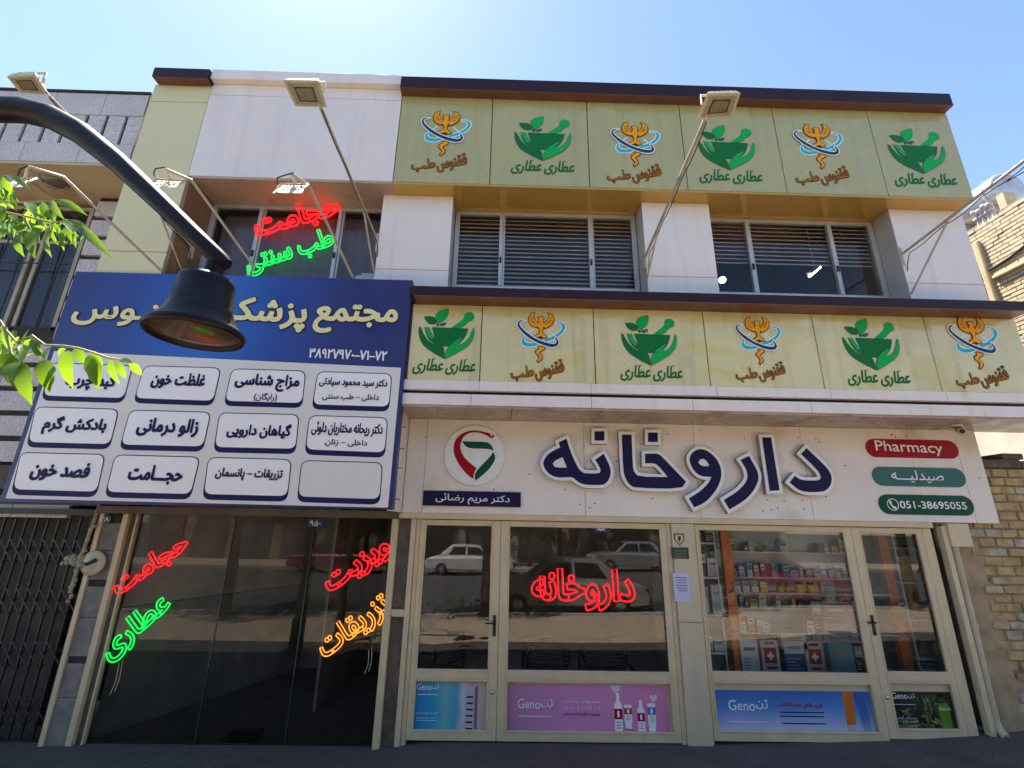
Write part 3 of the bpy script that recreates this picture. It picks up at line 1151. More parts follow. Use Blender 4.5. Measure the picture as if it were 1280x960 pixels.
MORTAR = [
    ('green_d', [(270, 312), (695, 318), (685, 370), (655, 440), (610, 495), (550, 535), (430, 552), (385, 535), (330, 470), (290, 390)]),
    ('green_d', [(115, 312), (132, 315), (170, 405), (225, 480), (300, 532), (312, 520), (250, 478), (205, 405), (185, 318), (235, 320), (262, 395), (330, 470), (398, 540), (428, 595), (435, 705), (300, 632), (190, 553), (137, 470), (116, 380)]),
    ('green_b', [(185, 316), (235, 318), (258, 390), (300, 445), (268, 470), (215, 405)]),
    ('green_b', [(765, 312), (771, 370), (752, 470), (690, 555), (560, 640), (446, 705), (450, 620), (482, 550), (540, 490), (620, 436), (628, 455), (575, 520), (620, 527), (690, 480), (733, 400), (750, 330)]),
    ('green_b', [(500, 310), (650, 192), (643, 150), (658, 118), (690, 102), (725, 104), (752, 128), (762, 165), (745, 205), (705, 216), (612, 312)]),
    ('green_b', [(446, 64), (452, 110), (430, 185), (385, 235), (338, 256), (325, 215), (300, 182), (303, 140), (340, 100), (390, 78)]),
    ('green_d', [(168, 176), (240, 170), (292, 190), (322, 235), (292, 270), (235, 268), (190, 228)]),
    ('green_o', [(318, 268), (330, 262), (350, 285), (330, 296)]),
    ('green_o', [(360, 262), (395, 258), (400, 292), (372, 290)]),
    ('green_o', [(405, 250), (430, 252), (425, 276), (404, 272)])]
PHOENIX = [
    ('white_ink', 9, [(575, 176), (640, 182), (690, 215), (690, 270), (642, 345), (560, 405), (460, 444), (400, 449), (418, 414), (500, 380), (588, 330), (640, 275), (646, 222), (615, 200), (575, 203)]),
    ('white_ink', 9, [(200, 362), (165, 408), (158, 460), (190, 503), (250, 515), (320, 503), (376, 478), (330, 452), (270, 460), (215, 448), (197, 420), (207, 385)]),
    ('cyan_ink', 0, [(578, 181), (640, 187), (685, 217), (685, 270), (638, 340), (558, 400), (460, 439), (405, 444), (420, 418), (502, 385), (592, 335), (646, 277), (650, 220), (617, 197), (578, 198)]),
    ('cyan_ink', 0, [(202, 367), (169, 410), (163, 460), (193, 498), (250, 510), (318, 498), (368, 477), (330, 457), (270, 465), (212, 452), (192, 420), (205, 387)]),
    ('brown_ink', 8, [(365, 498), (437, 503), (437, 540), (395, 562), (378, 585), (407, 620), (412, 660), (377, 690), (362, 705), (348, 690), (373, 650), (362, 620), (328, 585), (333, 550), (373, 530)]),
    ('orange_ink', 0, [(367, 502), (433, 507), (433, 538), (393, 558), (373, 585), (403, 622), (408, 658), (374, 686), (362, 698), (353, 688), (378, 650), (367, 618), (333, 585), (338, 552), (377, 532)]),
    ('brown_ink', 7, [(355, 128), (395, 113), (432, 125), (428, 155), (424, 190), (438, 222), (428, 262), (412, 290), (414, 335), (447, 350), (470, 390), (430, 402), (400, 388), (370, 388), (330, 402), (310, 380), (343, 350), (371, 335), (377, 290), (354, 258), (348, 222), (366, 190), (370, 160)]),
    ('brown_ink', 7, [(322, 62), (280, 72), (253, 110), (243, 160), (253, 212), (290, 247), (347, 268), (370, 235), (354, 198), (330, 170), (312, 130), (310, 92)]),
    ('brown_ink', 7, [(470, 62), (520, 76), (552, 120), (555, 165), (533, 217), (482, 258), (440, 275), (422, 240), (436, 200), (466, 170), (488, 130), (489, 92)]),
    ('orange_ink', 0, [(322, 66), (282, 77), (257, 112), (248, 160), (257, 210), (292, 243), (345, 263), (363, 235), (352, 200), (328, 172), (310, 130), (308, 92)]),
    ('orange_ink', 0, [(471, 66), (518, 80), (548, 122), (550, 165), (529, 213), (480, 253), (442, 270), (427, 240), (438, 202), (468, 172), (490, 130), (491, 94)]),
    ('orange_ink', 0, [(360, 130), (396, 118), (428, 129), (424, 155), (420, 190), (433, 222), (424, 260), (408, 290), (410, 338), (443, 354), (463, 387), (430, 396), (402, 382), (368, 382), (330, 396), (316, 380), (347, 354), (375, 338), (381, 290), (359, 256), (353, 222), (370, 190), (374, 158)]),
    ('brown_ink', 0, [(372, 380), (402, 372), (415, 395), (400, 412), (378, 408)]),
    ('white_ink', 8, [(217, 173), (150, 166), (112, 198), (108, 250), (147, 312), (228, 394), (330, 454), (430, 500), (520, 520), (582, 505), (610, 465), (604, 420), (572, 372), (556, 392), (575, 440), (556, 465), (510, 463), (420, 440), (330, 400), (250, 345), (173, 276), (139, 230), (148, 198), (187, 188)]),
    ('blue_ink', 0, [(187, 180), (150, 171), (117, 201), (113, 250), (151, 308), (231, 389), (332, 449), (431, 494), (520, 514), (579, 500), (605, 463), (599, 422), (571, 380), (562, 394), (581, 440), (560, 470), (510, 468), (420, 446), (328, 406), (247, 350), (169, 281), (134, 230), (145, 194), (187, 184)])]


def emblem_mortar(px, py, width, panel):
    o = at(px, py, YF)
    s = width / 655.0
    names = ['green_o', 'green_d', 'green_b']
    m_ = MB()
    for k, (c, pts) in enumerate(MORTAR):
        P = emb_poly(smooth_poly(pts), s, o.x, o.z, 437, 705)
        Y = YF - 0.002 - 0.0022 * (k % 4)
        m_.prism([offset_poly(P, 5.0 * s)], Y, None, 0)
        m_.prism([P], Y - 0.001, None, names.index(c))
    for x0, x1 in ((75, 428), (455, 802)):
        fr = (Vector((o.x + (x0 - 437) * s, YF, o.z - (905 - 705) * s)), Vector((1, 0, 0)), Vector((0, 0, 1)), (x1 - x0) * s, 200 * s)
        text_mb(m_, 'عطاری', fr, YF, 1, 0.03, 2, 0.25, None, 0.003)
        # shadda mark over the letter
        sx, sz = o.x + (x0 + 235 - 437) * s, o.z - (712 - 705) * s
        m_.prism([[(sx, sz), (sx + 22 * s, sz - 8 * s), (sx + 12 * s, sz + 18 * s)]], YF - .004, None, 1)
    return m_.build('emblem', names, panel)


CAPT = mat('caption amber print', (0.42, 0.14, 0.012), 0.5, 0, 0, spec=0.15)


def emblem_phoenix(px, py, width, panel):
    o = at(px, py, YF)
    s = width / 585.0
    names = ['white_ink', 'cyan_ink', 'brown_ink', 'orange_ink', 'blue_ink', CAPT]
    m_ = MB()
    for k, (c, off, pts) in enumerate(PHOENIX):
        P = emb_poly(smooth_poly(pts), s, o.x, o.z, 362, 705)
        if off:
            P = offset_poly(P, off * .75 * s)
        m_.prism([P], YF - 0.002 - 0.0008 * k, None, names.index(c))
    # feather lines
    for q in ([(262, 205), (300, 190), (340, 225)], [(258, 170), (290, 160), (330, 200)], [(268, 130), (290, 130), (312, 165)],
              [(527, 205), (488, 190), (448, 228)], [(540, 170), (505, 160), (464, 200)], [(535, 130), (510, 130), (484, 165)]):
        P = emb_poly([(q[0][0], q[0][1]), q[1], q[2], (q[1][0], q[1][1] + 9)], s, o.x, o.z, 362, 705)
        m_.prism([P], YF - 0.0115, None, 2)
    # emblem staff lines
    for a, b in (((300, 285), (230, 345)), ((485, 290), (560, 365))):
        pa, pb = [(o.x + (q[0] - 362) * s, o.z - (q[1] - 705) * s) for q in (a, b)]
        dx, dz = pb[0] - pa[0], pb[1] - pa[1]
        L = math.hypot(dx, dz)
        nx, nz = -dz / L * 6 * s, dx / L * 6 * s
        m_.prism([[(pa[0] + nx, pa[1] + nz), (pa[0] - nx, pa[1] - nz), (pb[0] - nx, pb[1] - nz), (pb[0] + nx, pb[1] + nz)]], YF - 0.0015, None, 0)
    for wd, x0, x1, yb, h, ang in (('طب', 52, 325, 950, 220, 8), ('ققنوس', 345, 690, 945, 265, 14)):
        u = Vector((math.cos(R(ang)), 0, math.sin(R(ang))))
        wv = Vector((-u.z, 0, u.x))
        A = Vector((o.x + (x0 - 362) * s, YF, o.z - (yb - 705) * s))
        fr = (A, u, wv, (x1 - x0) * s / math.cos(R(ang)), h * s * 0.82)
        _, bb = text_geo(wd, 0.0, 2, 0.1)
        bb = (bb[0] - .04, bb[1] + .04, bb[2] - .04, bb[3] + .04)
        text_mb(m_, wd, fr, YF, 2, 0.05, 2, 0.1, bb, 0.003)
        text_mb(m_, wd, fr, YF, 5, 0.0, 2, 0.1, bb, 0.0065)
    return m_.build('emblem', names, panel)


for i, (px, py, wd) in enumerate(((555.5, 448.5, .615), (813.2, 456.8, .617), (1095.6, 462.8, .635))):
    emblem_mortar(px, py, wd, LO_PAN[2 * i])
for i, (px, py, wd) in enumerate(((678, 200.8, .725), (911.8, 212.5, .73), (1153.8, 216.7, .735))):
    emblem_mortar(px, py, wd, UP_PAN[2 * i + 1])
for i, (px, py, wd) in enumerate(((672.7, 453.4, .55), (950, 456, .525), (1225.3, 461.7, .58))):
    emblem_phoenix(px, py, wd, LO_PAN[2 * i + 1])
for i, (px, py, wd) in enumerate(((550.8, 195, .655), (793, 208.8, .65), (1026.8, 211.3, .66))):
    emblem_phoenix(px, py, wd, UP_PAN[2 * i])

# ------------------------------------------------------------------ pharmacy sign
YS = -0.05
S = thing('pharmacy_sign', 'long white pharmacy sign board with big navy letters over the shop windows', 'shop sign', (2.26, YS, 2.19))
xs = [-1.12, -0.90, 0.938, 2.246, 3.533, 4.835, 5.40, 5.665]
for i in range(7):
    m_ = MB()
    m_.box(xs[i] + .002, xs[i + 1] - .002, YS, YS + .05, 2.19, 3.260)
    m_.build('board_panel', 'white_sign', S, bevel=0.002)
m_ = MB()
m_.box(-1.11, 5.65, YS + .035, YS + .09, 2.20, 3.25)
m_.build('board_backing', 'dark', S)
# screws scattered over the boards
rs = random.Random(3)
SCREW = mat('rusty screw', (0.10, 0.06, 0.04), 0.6, 0.3, 0.1)
for i in range(46):
    x, z = rs.uniform(-1.0, 5.6), rs.uniform(2.25, 3.2)
    m_ = MB()
    m_.lathe([(0, -.003), (.007, -.003), (.009, 0.002)], (x, YS - .001, z), 8, 0, 'Y')
    m_.build('screw', SCREW, S)


def cropA(p):
    return (670 + p[0] / 7.111, 530 + p[1] / 7.111)


def cropB(p):
    return (830 + p[0] / 5.818, 530 + p[1] / 5.818)


LET = [
    (cropA, [[(200, 165), (270, 130), (300, 225), (330, 300), (370, 385), (410, 430), (445, 440), (550, 440), (573, 428), (573, 400), (550, 355), (525, 318), (600, 265), (640, 340), (663, 400), (663, 450), (645, 500), (610, 535), (580, 542), (460, 542), (400, 530), (355, 500), (320, 470), (260, 475), (190, 475), (130, 455), (80, 405), (62, 355), (75, 310), (110, 265), (160, 235), (215, 208)],
             [(148, 352), (170, 325), (235, 295), (275, 388), (185, 388), (158, 374)]]),
    (cropA, [[(520, 65), (608, 65), (608, 148), (520, 148)]]),
    (cropA, [[(762, 95), (848, 97), (860, 380), (872, 430), (915, 468), (1172, 472), (1080, 365), (1050, 350), (970, 350), (968, 265), (1075, 262), (1110, 280), (1138, 310), (1333, 513), (1290, 577), (880, 568), (830, 540), (795, 485), (775, 420)]]),
    (cropA, [[(995, 77), (1082, 77), (1082, 160), (995, 160)]]),
    (cropB, [[(185, 245), (200, 215), (230, 190), (265, 182), (305, 190), (350, 220), (385, 260), (410, 310), (418, 360), (410, 410), (385, 470), (340, 530), (290, 575), (220, 607), (180, 540), (240, 505), (290, 465), (325, 425), (345, 385), (280, 382), (235, 360), (205, 320), (188, 280)],
             [(248, 280), (262, 258), (285, 252), (310, 268), (330, 305), (290, 308), (265, 300)]]),
    (cropB, [[(555, 262), (617, 232), (650, 290), (680, 345), (688, 390), (675, 440), (640, 500), (580, 560), (475, 622), (435, 552), (520, 500), (570, 455), (600, 415), (608, 380), (600, 340), (580, 300)]]),
    (cropB, [[(712, 98), (778, 98), (840, 483), (768, 487)]]),
    (cropB, [[(995, 218), (1035, 175), (1120, 255), (1190, 325), (1215, 370), (1220, 410), (1205, 455), (1175, 485), (1130, 495), (1020, 495), (965, 470), (912, 425), (950, 378), (1000, 410), (1115, 412), (1138, 400), (1138, 375), (1110, 330)]])]
YL = YS - 0.075
for f_, loops in LET:
    W_ = [[(at(*f_(q), YL).x, at(*f_(q), YL).z) for q in lp] for lp in loops]
    m_ = MB()
    out = offset_poly(smooth_poly(W_[0]), 0.036)
    m_.prism([out], YL, YS + .002, 0, 2)
    m_.prism([smooth_poly(lp) for lp in W_], YL - .004, None, 1)
    m_.build('letter', ['acrylic_white', 'navy', 'letter_side'], S, fix=False)
# round emblem
c0 = at(593.1, 568.4, YS - .03)
rr = (at(631, 568.9, YS - .03) - at(555.2, 567.8, YS - .03)).length / 2
m_ = MB()
m_.lathe([(0, -.03), (rr - .004, -.03), (rr, -.026), (rr, .004)], (c0.x, YS, c0.z), 48, 0, 'Y', smooth=False)
ld = m_.build('logo_disc', 'acrylic_white', S, fix=True)


def cropL(p):
    return (540 + p[0] / 8.0, 520 + p[1] / 8.0)


m_ = MB()
for k, (mi, pts) in enumerate(((0, [(628, 200), (600, 225), (575, 215), (540, 190), (480, 168), (420, 163), (370, 172), (325, 200), (300, 235), (283, 290), (287, 340), (310, 395), (350, 445), (445, 522), (420, 570), (412, 632), (340, 575), (280, 500), (240, 430), (218, 370), (215, 310), (228, 250), (265, 200), (320, 165), (390, 145), (450, 145), (520, 158), (580, 175), (610, 183)]),
                               (1, [(300, 250), (340, 256), (540, 257), (590, 285), (615, 340), (608, 348), (580, 332), (520, 327), (380, 325), (330, 300)]),
                               (1, [(612, 362), (632, 395), (630, 440), (590, 510), (530, 570), (435, 650), (425, 600), (440, 555), (500, 490), (570, 420)]))):
    P = [(at(*cropL(q), YS - .03).x, at(*cropL(q), YS - .03).z) for q in pts]
    m_.prism([smooth_poly(P)], YS - .034, None, mi)
e0 = at(*cropL((595, 190)), YS - .03)
m_.prism([circle2(e0.x, e0.z, .011, 12)], YS - .036, None, 2)
m_.build('logo_mark', ['red_ink', 'pharm_green', 'white_ink'], ld)
# name strip
a, b = at(529.5, 613, YS - .02), at(650.8, 634, YS - .02)
m_ = MB()
m_.box(a.x, b.x, YS - .022, YS - .001, b.z, a.z)
ns = m_.build('name_strip', 'navy', S, bevel=0.002)
text_part('lettering', 'دکتر مریم رضائی', (544, 629.5), (637, 632.5), 13.5, YS - .022, 'white_ink', ns, 0.012)
# three pills


def pill(L, Rr, hpx, mt):
    a, b = at(*L, YS), at(*Rr, YS)
    h = (at((L[0] + Rr[0]) / 2, (L[1] + Rr[1]) / 2 - hpx / 2, YS) - at((L[0] + Rr[0]) / 2, (L[1] + Rr[1]) / 2 + hpx / 2, YS)).length
    r = h / 2
    pts = []
    zc = (a.z + b.z) / 2
    for i in range(13):
        t = math.pi / 2 + math.pi * i / 12
        pts.append((a.x + r + r * math.cos(t), zc + r * math.sin(t)))
    for i in range(13):
        t = -math.pi / 2 + math.pi * i / 12
        pts.append((b.x - r + r * math.cos(t), zc + r * math.sin(t)))
    m2 = MB()
    m2.prism([pts], YS - .012, YS + .001, 0)
    return m2.build('name_pill', mt, S)


P1 = pill((1082, 559.5), (1197, 562.5), 22, 'red_ink')
text_part('lettering', 'Pharmacy', (1095.5, 567.5), (1180, 571), 17, YS - .012, 'white_ink', P1, 0.012)
P2 = pill((1090, 594.5), (1206, 598), 23, 'teal_ink')
text_part('lettering', 'صیدلیـــه', (1115, 602.5), (1181, 604.5), 15.5, YS - .012, 'white_ink', P2, 0.012)
P3 = pill((1098, 630), (1216, 632.5), 24, 'pharm_green')
text_part('lettering', '051-38695055', (1125.5, 635.5), (1209, 637), 9.5, YS - .012, 'white_ink', P3, 0.02)
pc = at(1115, 630.8, YS)
m_ = MB()
m_.prism([circle2(pc.x, pc.z, .068, 28), circle2(pc.x, pc.z, .059, 28)[::-1]], YS - .015, None, 0)
m_.prism([smooth_poly([(pc.x - .03, pc.z + .045), (pc.x - .012, pc.z + .042), (pc.x - .008, pc.z + .018), (pc.x - .018, pc.z + .008), (pc.x + .004, pc.z - .02), (pc.x + .016, pc.z - .018), (pc.x + .035, pc.z - .03), (pc.x + .028, pc.z - .048), (pc.x + .008, pc.z - .05), (pc.x - .018, pc.z - .025), (pc.x - .036, pc.z + .01), (pc.x - .04, pc.z + .032)])], YS - .015, None, 0)
m_.build('phone_mark', 'white_ink', P3)

# ------------------------------------------------------------------ blue sign board of the left shop
YB = -0.70
BS = thing('directory_sign', 'big blue and white medical complex sign with twelve name cards', 'sign board', (-2.98, YB, 2.2))
m_ = MB()
m_.box(-4.888, -1.085, YB + .004, YB + .12, 2.198, 4.735)
m_.build('sign_box', 'blue_side', BS, bevel=0.004)
hb = [at(62, 446.5, YB), at(501, 461.5, YB)]
hdr = ramp_mat('printed blue gradient', 0, -4.885, -1.085, [(0.0, (0.010, 0.016, 0.13)), (0.18, (0.010, 0.035, 0.24)), (0.42, (0.008, 0.13, 0.52)), (0.62, (0.010, 0.05, 0.30)), (0.8, (0.014, 0.016, 0.14)), (1.0, (0.014, 0.013, 0.11))], 0.3, 0.06, 1.2)
m_ = MB()
m_.prism([[(-4.885, 3.775), (-1.088, 3.675), (-1.088, 4.732), (-4.885, 4.732)]], YB, YB + .004, 0)
HD = m_.build('header_panel', hdr, BS)
m_ = MB()
m_.prism([[(-4.835, 2.235), (-1.125, 2.215), (-1.125, 3.672), (-4.835, 3.772)]], YB, YB + .004, 0)
m_.build('card_field', 'sign_white', BS)


def sign_text(s, pL, pR, h, off=0.05, **k):
    g, bb = text_geo(s, 0.0, 3)
    bb = (bb[0] - .055, bb[1] + .055, bb[2] - .055, bb[3] + .055)
    fr = line_frame(pL, pR, h, YB)
    mb = MB()
    text_mb(mb, s, fr, YB, 1, off + .034, 3, 0, bb, 0.003)
    text_mb(mb, s, fr, YB, 0, off, 3, 0, bb, 0.009)
    return mb.build('lettering', ['cream_ink', 'black_ink'], HD)


sign_text('مجتمع', (389, 417), (496, 419.5), 38, 0.036)
sign_text('پزشکی', (258, 411), (381, 417), 43, 0.036)
sign_text('ققنـوس', (85, 407), (243, 412), 38, 0.024)
text_part('lettering', '۳۸۹۲۷۹۷۰–۷۱–۷۲', (385.5, 447.5), (483, 451.5), 12.5, YB, 'white_ink', HD, 0.028)
CARDS = [
    [((62.5, 453), (166.7, 456.7), (155, 502.5), (52, 499.4)), [('کبد چرب', (79, 487), (142, 489.5), 21, .05)]],
    [((180, 456.7), (277, 459.5), (266.7, 506), (166.7, 502.5)), [('غلظت خون', (187, 485.5), (254.5, 488), 21, .05)]],
    [((289.6, 460.4), (383, 463.3), (378, 508.8), (279.6, 506)), [('مزاج شناسی', (291.5, 488), (372.5, 491), 22, .05), ('(رایگان)', (316.5, 501.5), (345.5, 502.5), 11, .02)]],
    [((396.9, 464), (490.6, 466.7), (486.5, 513.3), (389.6, 510.4)), [('دکتر سید محمود سیادتی', (398.5, 483.5), (483.5, 486.5), 12.5, .035), ('داخلی – طب سنتی', (402.5, 500.5), (473, 502.5), 9.5, .022)]],
    [((44.8, 508), (149.6, 511), (137.5, 560.4), (33, 557.7)), [('بادکش گرم', (50, 543), (130, 545.5), 24, .05)]],
    [((162.5, 512), (264.6, 514.8), (254, 563.3), (149, 560.8)), [('زالو درمانی', (168.5, 545), (245.5, 547.5), 24, .05)]],
    [((274.3, 515.4), (374.6, 517.8), (369.8, 566.2), (266.7, 564)), [('گیاهان دارویی', (282, 547.5), (362.5, 549.5), 19.5, .05)]],
    [((386.5, 518.8), (485.4, 521.7), (481.3, 570.8), (380.8, 566.9)), [('دکتر ریحانه مختاریان دلوئی', (388.5, 544), (477.5, 546.8), 18, .035), ('داخلی – زنان', (406, 557.5), (458.5, 559.5), 9.5, .022)]],
    [((26, 565), (132.7, 567.5), (120.8, 620.2), (14, 617)), [('فصد خون', (35, 600.5), (108.5, 603.5), 25, .05)]],
    [((143.8, 568), (251, 570.8), (238.5, 623), (130.8, 620.3)), [('حجـــامت', (157.5, 604.5), (226, 607), 25, .05)]],
    [((260.4, 571), (365.2, 573.8), (359.4, 625.6), (253, 623)), [('تزریقات – پانسمان', (268, 600), (352, 602.3), 16, .04)]],
    [((377, 575), (479, 577.8), (475, 629.4), (371, 626)), []]]
for quad, texts in CARDS:
    W_ = [(at(*q, YB).x, at(*q, YB).z) for q in quad]
    m_ = MB()
    low = [(W_[0][0], W_[0][1]), (W_[1][0], W_[1][1]), (W_[2][0], W_[2][1] - .012), (W_[3][0], W_[3][1] - .012)]
    m_.prism([round_quad(low, .085)[::-1]], YB - .002, None, 1)
    k = 0.010
    up = [(W_[0][0] + k, W_[0][1] - k), (W_[1][0] - k, W_[1][1] - k), (W_[2][0] - k, W_[2][1] + .042), (W_[3][0] + k, W_[3][1] + .042)]
    m_.prism([round_quad(up, .075)[::-1]], YB - .004, None, 0)
    cd_ = m_.build('name_card', ['card' if texts else 'sign_white', 'navy_ink'], BS)
    for s_, a_, b_, h_, o_ in texts:
        text_part('lettering', s_, a_, b_, h_, YB - .004, 'navy_ink', cd_, o_)
# cables sticking out of the sign side
for px, py in ((509, 535), (505, 562), (503, 586), (504, 625)):
    p = at(px - 6, py, -0.45)
    m_ = MB()
    m_.tube([(-1.122, -0.45, p.z), (-1.09, -0.46, p.z + .015), (-1.06, -0.48, p.z - .005)], .004, 5)
    m_.build('cable', 'wire', BS)

# ------------------------------------------------------------------ neon signs
neon('neon_sign', 'حجامت', (323, 300), (425.5, 272), 29, -0.20, 'neon_red', 'red neon word in the upper window over the blue sign, above the green one', 0.012, 0.035)
neon('neon_sign', 'طب سنتی', (312, 346), (420, 312), 30, -0.20, 'neon_green', 'green neon words low in the upper window over the blue sign', 0.009)
neon('neon_sign', 'حجامت', (150, 748), (238, 688), 25, 0.012, 'neon_red', 'red neon word at the left of the dark glass shop front, above the green one', 0.006, 0.035)
neon('neon_sign', 'عطاری', (140, 831), (218, 764), 32, 0.012, 'neon_green', 'green neon word low at the left of the dark glass shop front', 0.007)
neon('neon_sign', 'ویزیت', (416, 746), (492, 694), 25, 0.012, 'neon_red', 'red neon word at the right of the dark glass front, above the orange one', 0.007, 0.035)
neon('neon_sign', 'تزریقات', (410, 830), (492, 768), 34, 0.012, 'neon_orange', 'orange neon word low at the right of the dark glass shop front', 0.006)
neon('neon_sign', 'داروخانه', (666, 760), (793, 762), 48, -0.012, 'neon_red', 'red neon word on the wide pharmacy door glass', 0.008, 0.035)
# feed wires below the neon words
for px, py, L_, lab in ((149, 829, .28, 'thin black wire hanging below the green neon word in the dark glass front'), (461, 812, .22, 'thin pale wire hanging below the orange neon word in the dark glass front')):
    p = at(px, py, 0.012)
    m_ = MB()
    m_.tube([(p.x, .012, p.z), (p.x + .01, .012, p.z - L_ * .6), (p.x - .02, .012, p.z - L_)], .0035, 5)
    m_.tube([(p.x + .03, .012, p.z + .03), (p.x + .04, .012, p.z - L_ * .5), (p.x + .02, .012, p.z - L_ * .9)], .003, 5)
    tag(m_.build('hanging_wire', 'lampcream'), lab, 'wire')

# ------------------------------------------------------------------ floodlights on arms
FG = 'floodlights on steel arms along the facade'


def quad_plate(corners, thick, up):
    """floodlight head: housing, rim, lens and reflector from its four corners (lens side faces away from `up`)"""
    c = [Vector(p) for p in corners]
    cen = sum(c, Vector()) / 4
    m1 = MB()
    top = [p + up * thick + (cen - p) * .18 for p in c]
    m1.add([*c, *top], [(0, 1, 2, 3), (7, 6, 5, 4), (0, 4, 5, 1), (1, 5, 6, 2), (2, 6, 7, 3), (3, 7, 4, 0)])
    # cooling fins
    for k in range(1, 6):
        t = k / 6
        a = top[0].lerp(top[1], t)
        b = top[3].lerp(top[2], t)
        m1.bar(a.lerp(b, .08) + up * .012, a.lerp(b, .92) + up * .012, .006, .03, 0, up)

    def inset(f, d):
        return [p + (cen - p) * f - up * d for p in c]
    m2 = MB()
    a, b = inset(.0, .003), inset(.16, .006)
    for i in range(4):
        m2.add([a[i], a[(i + 1) % 4], b[(i + 1) % 4], b[i]], [(0, 1, 2, 3)])
    m3 = MB()
    a, b = inset(.16, .006), inset(.45, .006)
    for i in range(4):
        m3.add([a[i], a[(i + 1) % 4], b[(i + 1) % 4], b[i]], [(0, 1, 2, 3)])
    m4 = MB()
    m4.add(inset(.45, .007), [(0, 1, 2, 3)])
    d = inset(.46, .010)
    e = inset(.52, .010)
    for i in range(4):
        m4.add([d[i], d[(i + 1) % 4], e[(i + 1) % 4], e[i]], [(0, 1, 2, 3)], 1)
    return m1, m2, m3, m4


def floodlight(label, arm, corners, thick=0.05, up=Vector((0, 0, 1)), brace=None, r=0.016, cable=True, bracket=True):
    base = Vector(arm[0])
    t = thing('floodlight', label, 'floodlight', base, FG)
    m_ = MB()
    m_.tube(arm, r, 10)
    am = m_.build('arm', 'armcream', t)
    if brace:
        m_ = MB()
        m_.tube(brace, r * .7, 8)
        m_.build('brace', 'armcream', t)
    if bracket:
        m_ = MB()
        m_.box(base.x - .012, base.x + .012, base.y - .03, base.y + .03, base.z - .16, base.z + .10)
        m_.build('bracket', 'armcream', t, bevel=0.003)
    if brace and corners:
        a_, b_ = Vector(arm[0]), Vector(arm[-1])
        m_ = MB()
        m_.tube([a_ + Vector((.02, 0, -.3)), a_ + Vector((.03, -.05, -.12))] + [a_.lerp(b_, f) + Vector((.014, 0, -.02 - .035 * abs(math.sin(f * 9.5)))) for f in [i / 14 for i in range(1, 15)]], .005, 5)
        m_.build('cable', 'wire', t)
    if corners:
        c = [Vector(p) for p in corners]
        m1, m2, m3, m4 = quad_plate(c, thick, up)
        hs = m1.build('housing', 'lampcream', t, bevel=0.004, fix=True)
        m2.build('rim', 'lampcream', hs)
        m3.build('lens', 'lampglass', hs)
        m4.build('led_module', ['lampled', 'wire'], hs)
        cen = sum(c, Vector()) / 4 + up * thick
        tip = Vector(arm[-1])
        y0 = c[1].lerp(c[2], .5) + up * thick * .5
        y1 = c[0].lerp(c[3], .5) + up * thick * .5
        m_ = MB()
        k = up * .10
        m_.tube([y0, y0 + k, y1 + k, y1], .010, 6)
        m_.tube([(y0 + y1) / 2 + k, tip], .012, 6)
        m_.build('yoke', 'lampcream', t)
    return t


def corners_z(pts, z):
    return [atz(px, py, z) for px, py in pts]


b5 = Vector((-1.625, -0.42, 5.42))
t5 = atx(401, 135, -1.64)
floodlight('large cream floodlight reaching up in front of the white box over the left window', [b5, b5.lerp(t5, .5), t5],
           corners_z([(353.8, 100), (398.8, 100.5), (408.8, 133.8), (368.8, 132.5)], t5.z + .02), .05,
           brace=[(-1.625, -0.42, 4.98), b5.lerp(t5, .33)])
b6 = Vector((1.70, -0.42, 5.28))
t6 = atx(881, 150, 1.74)
floodlight('large cream floodlight on a diagonal arm from the middle white pillar', [b6, b6.lerp(t6, .5), t6],
           corners_z([(883.8, 117), (925.8, 115.8), (916, 145.5), (872, 148.8)], t6.z + .02), .05,
           brace=[(1.70, -0.42, 4.95), b6.lerp(t6, .3)])
b1 = Vector((-3.915, -0.36, 5.30))
t1 = atx(62, 121, -3.95)
floodlight('cream floodlight at the far left on a long arm running behind the street lamp', [b1, b1.lerp(t1, .5), t1],
           corners_z([(8.3, 95.2), (43.8, 93), (60, 118), (25, 115.5)], t1.z + .02), .05,
           brace=[(-3.915, -0.36, 4.86), b1.lerp(t1, .3)])
b7 = Vector((4.955, -0.42, 5.42))
t7 = atx(1300, 186, 5.0)
hd7 = t7 + Vector((0.05, -0.1, 0.03))
floodlight('floodlight arm with triangular bracket on the right white pillar, reaching out of view', [b7, t7],
           [hd7 + Vector((-.2, -.3, 0)), hd7 + Vector((.2, -.3, 0)), hd7 + Vector((.2, .05, 0)), hd7 + Vector((-.2, .05, 0))], .05,
           brace=[(4.955, -0.42, 4.86), b7.lerp(t7, .42)])
m_ = MB()
# lower lamps that light the blue sign


def sign_lamp(label, base_px, bend_px, tip_px, head, cable_px):
    bs = at(*base_px, -0.60)
    bd = atx(*bend_px, bs.x)
    k = (bd.y - CAM.y)
    tp = at(*tip_px, bd.y - 0.12)
    c = None
    if head:
        c = [at(px, py, bd.y + dy) for px, py, dy in head]
    up = Vector((0, 0.55, 0.83))
    t = floodlight(label, [Vector((bs.x, bs.y, 4.5)), bs, bd, tp], c, .035, Vector((0, .5, .85)), None, .014, bracket=False)
    if cable_px:
        mm = MB()
        mm.tube([at(px, py, bd.y - .13) for px, py in cable_px], .006, 5)
        mm.build('cable', 'wire', t)
    return t


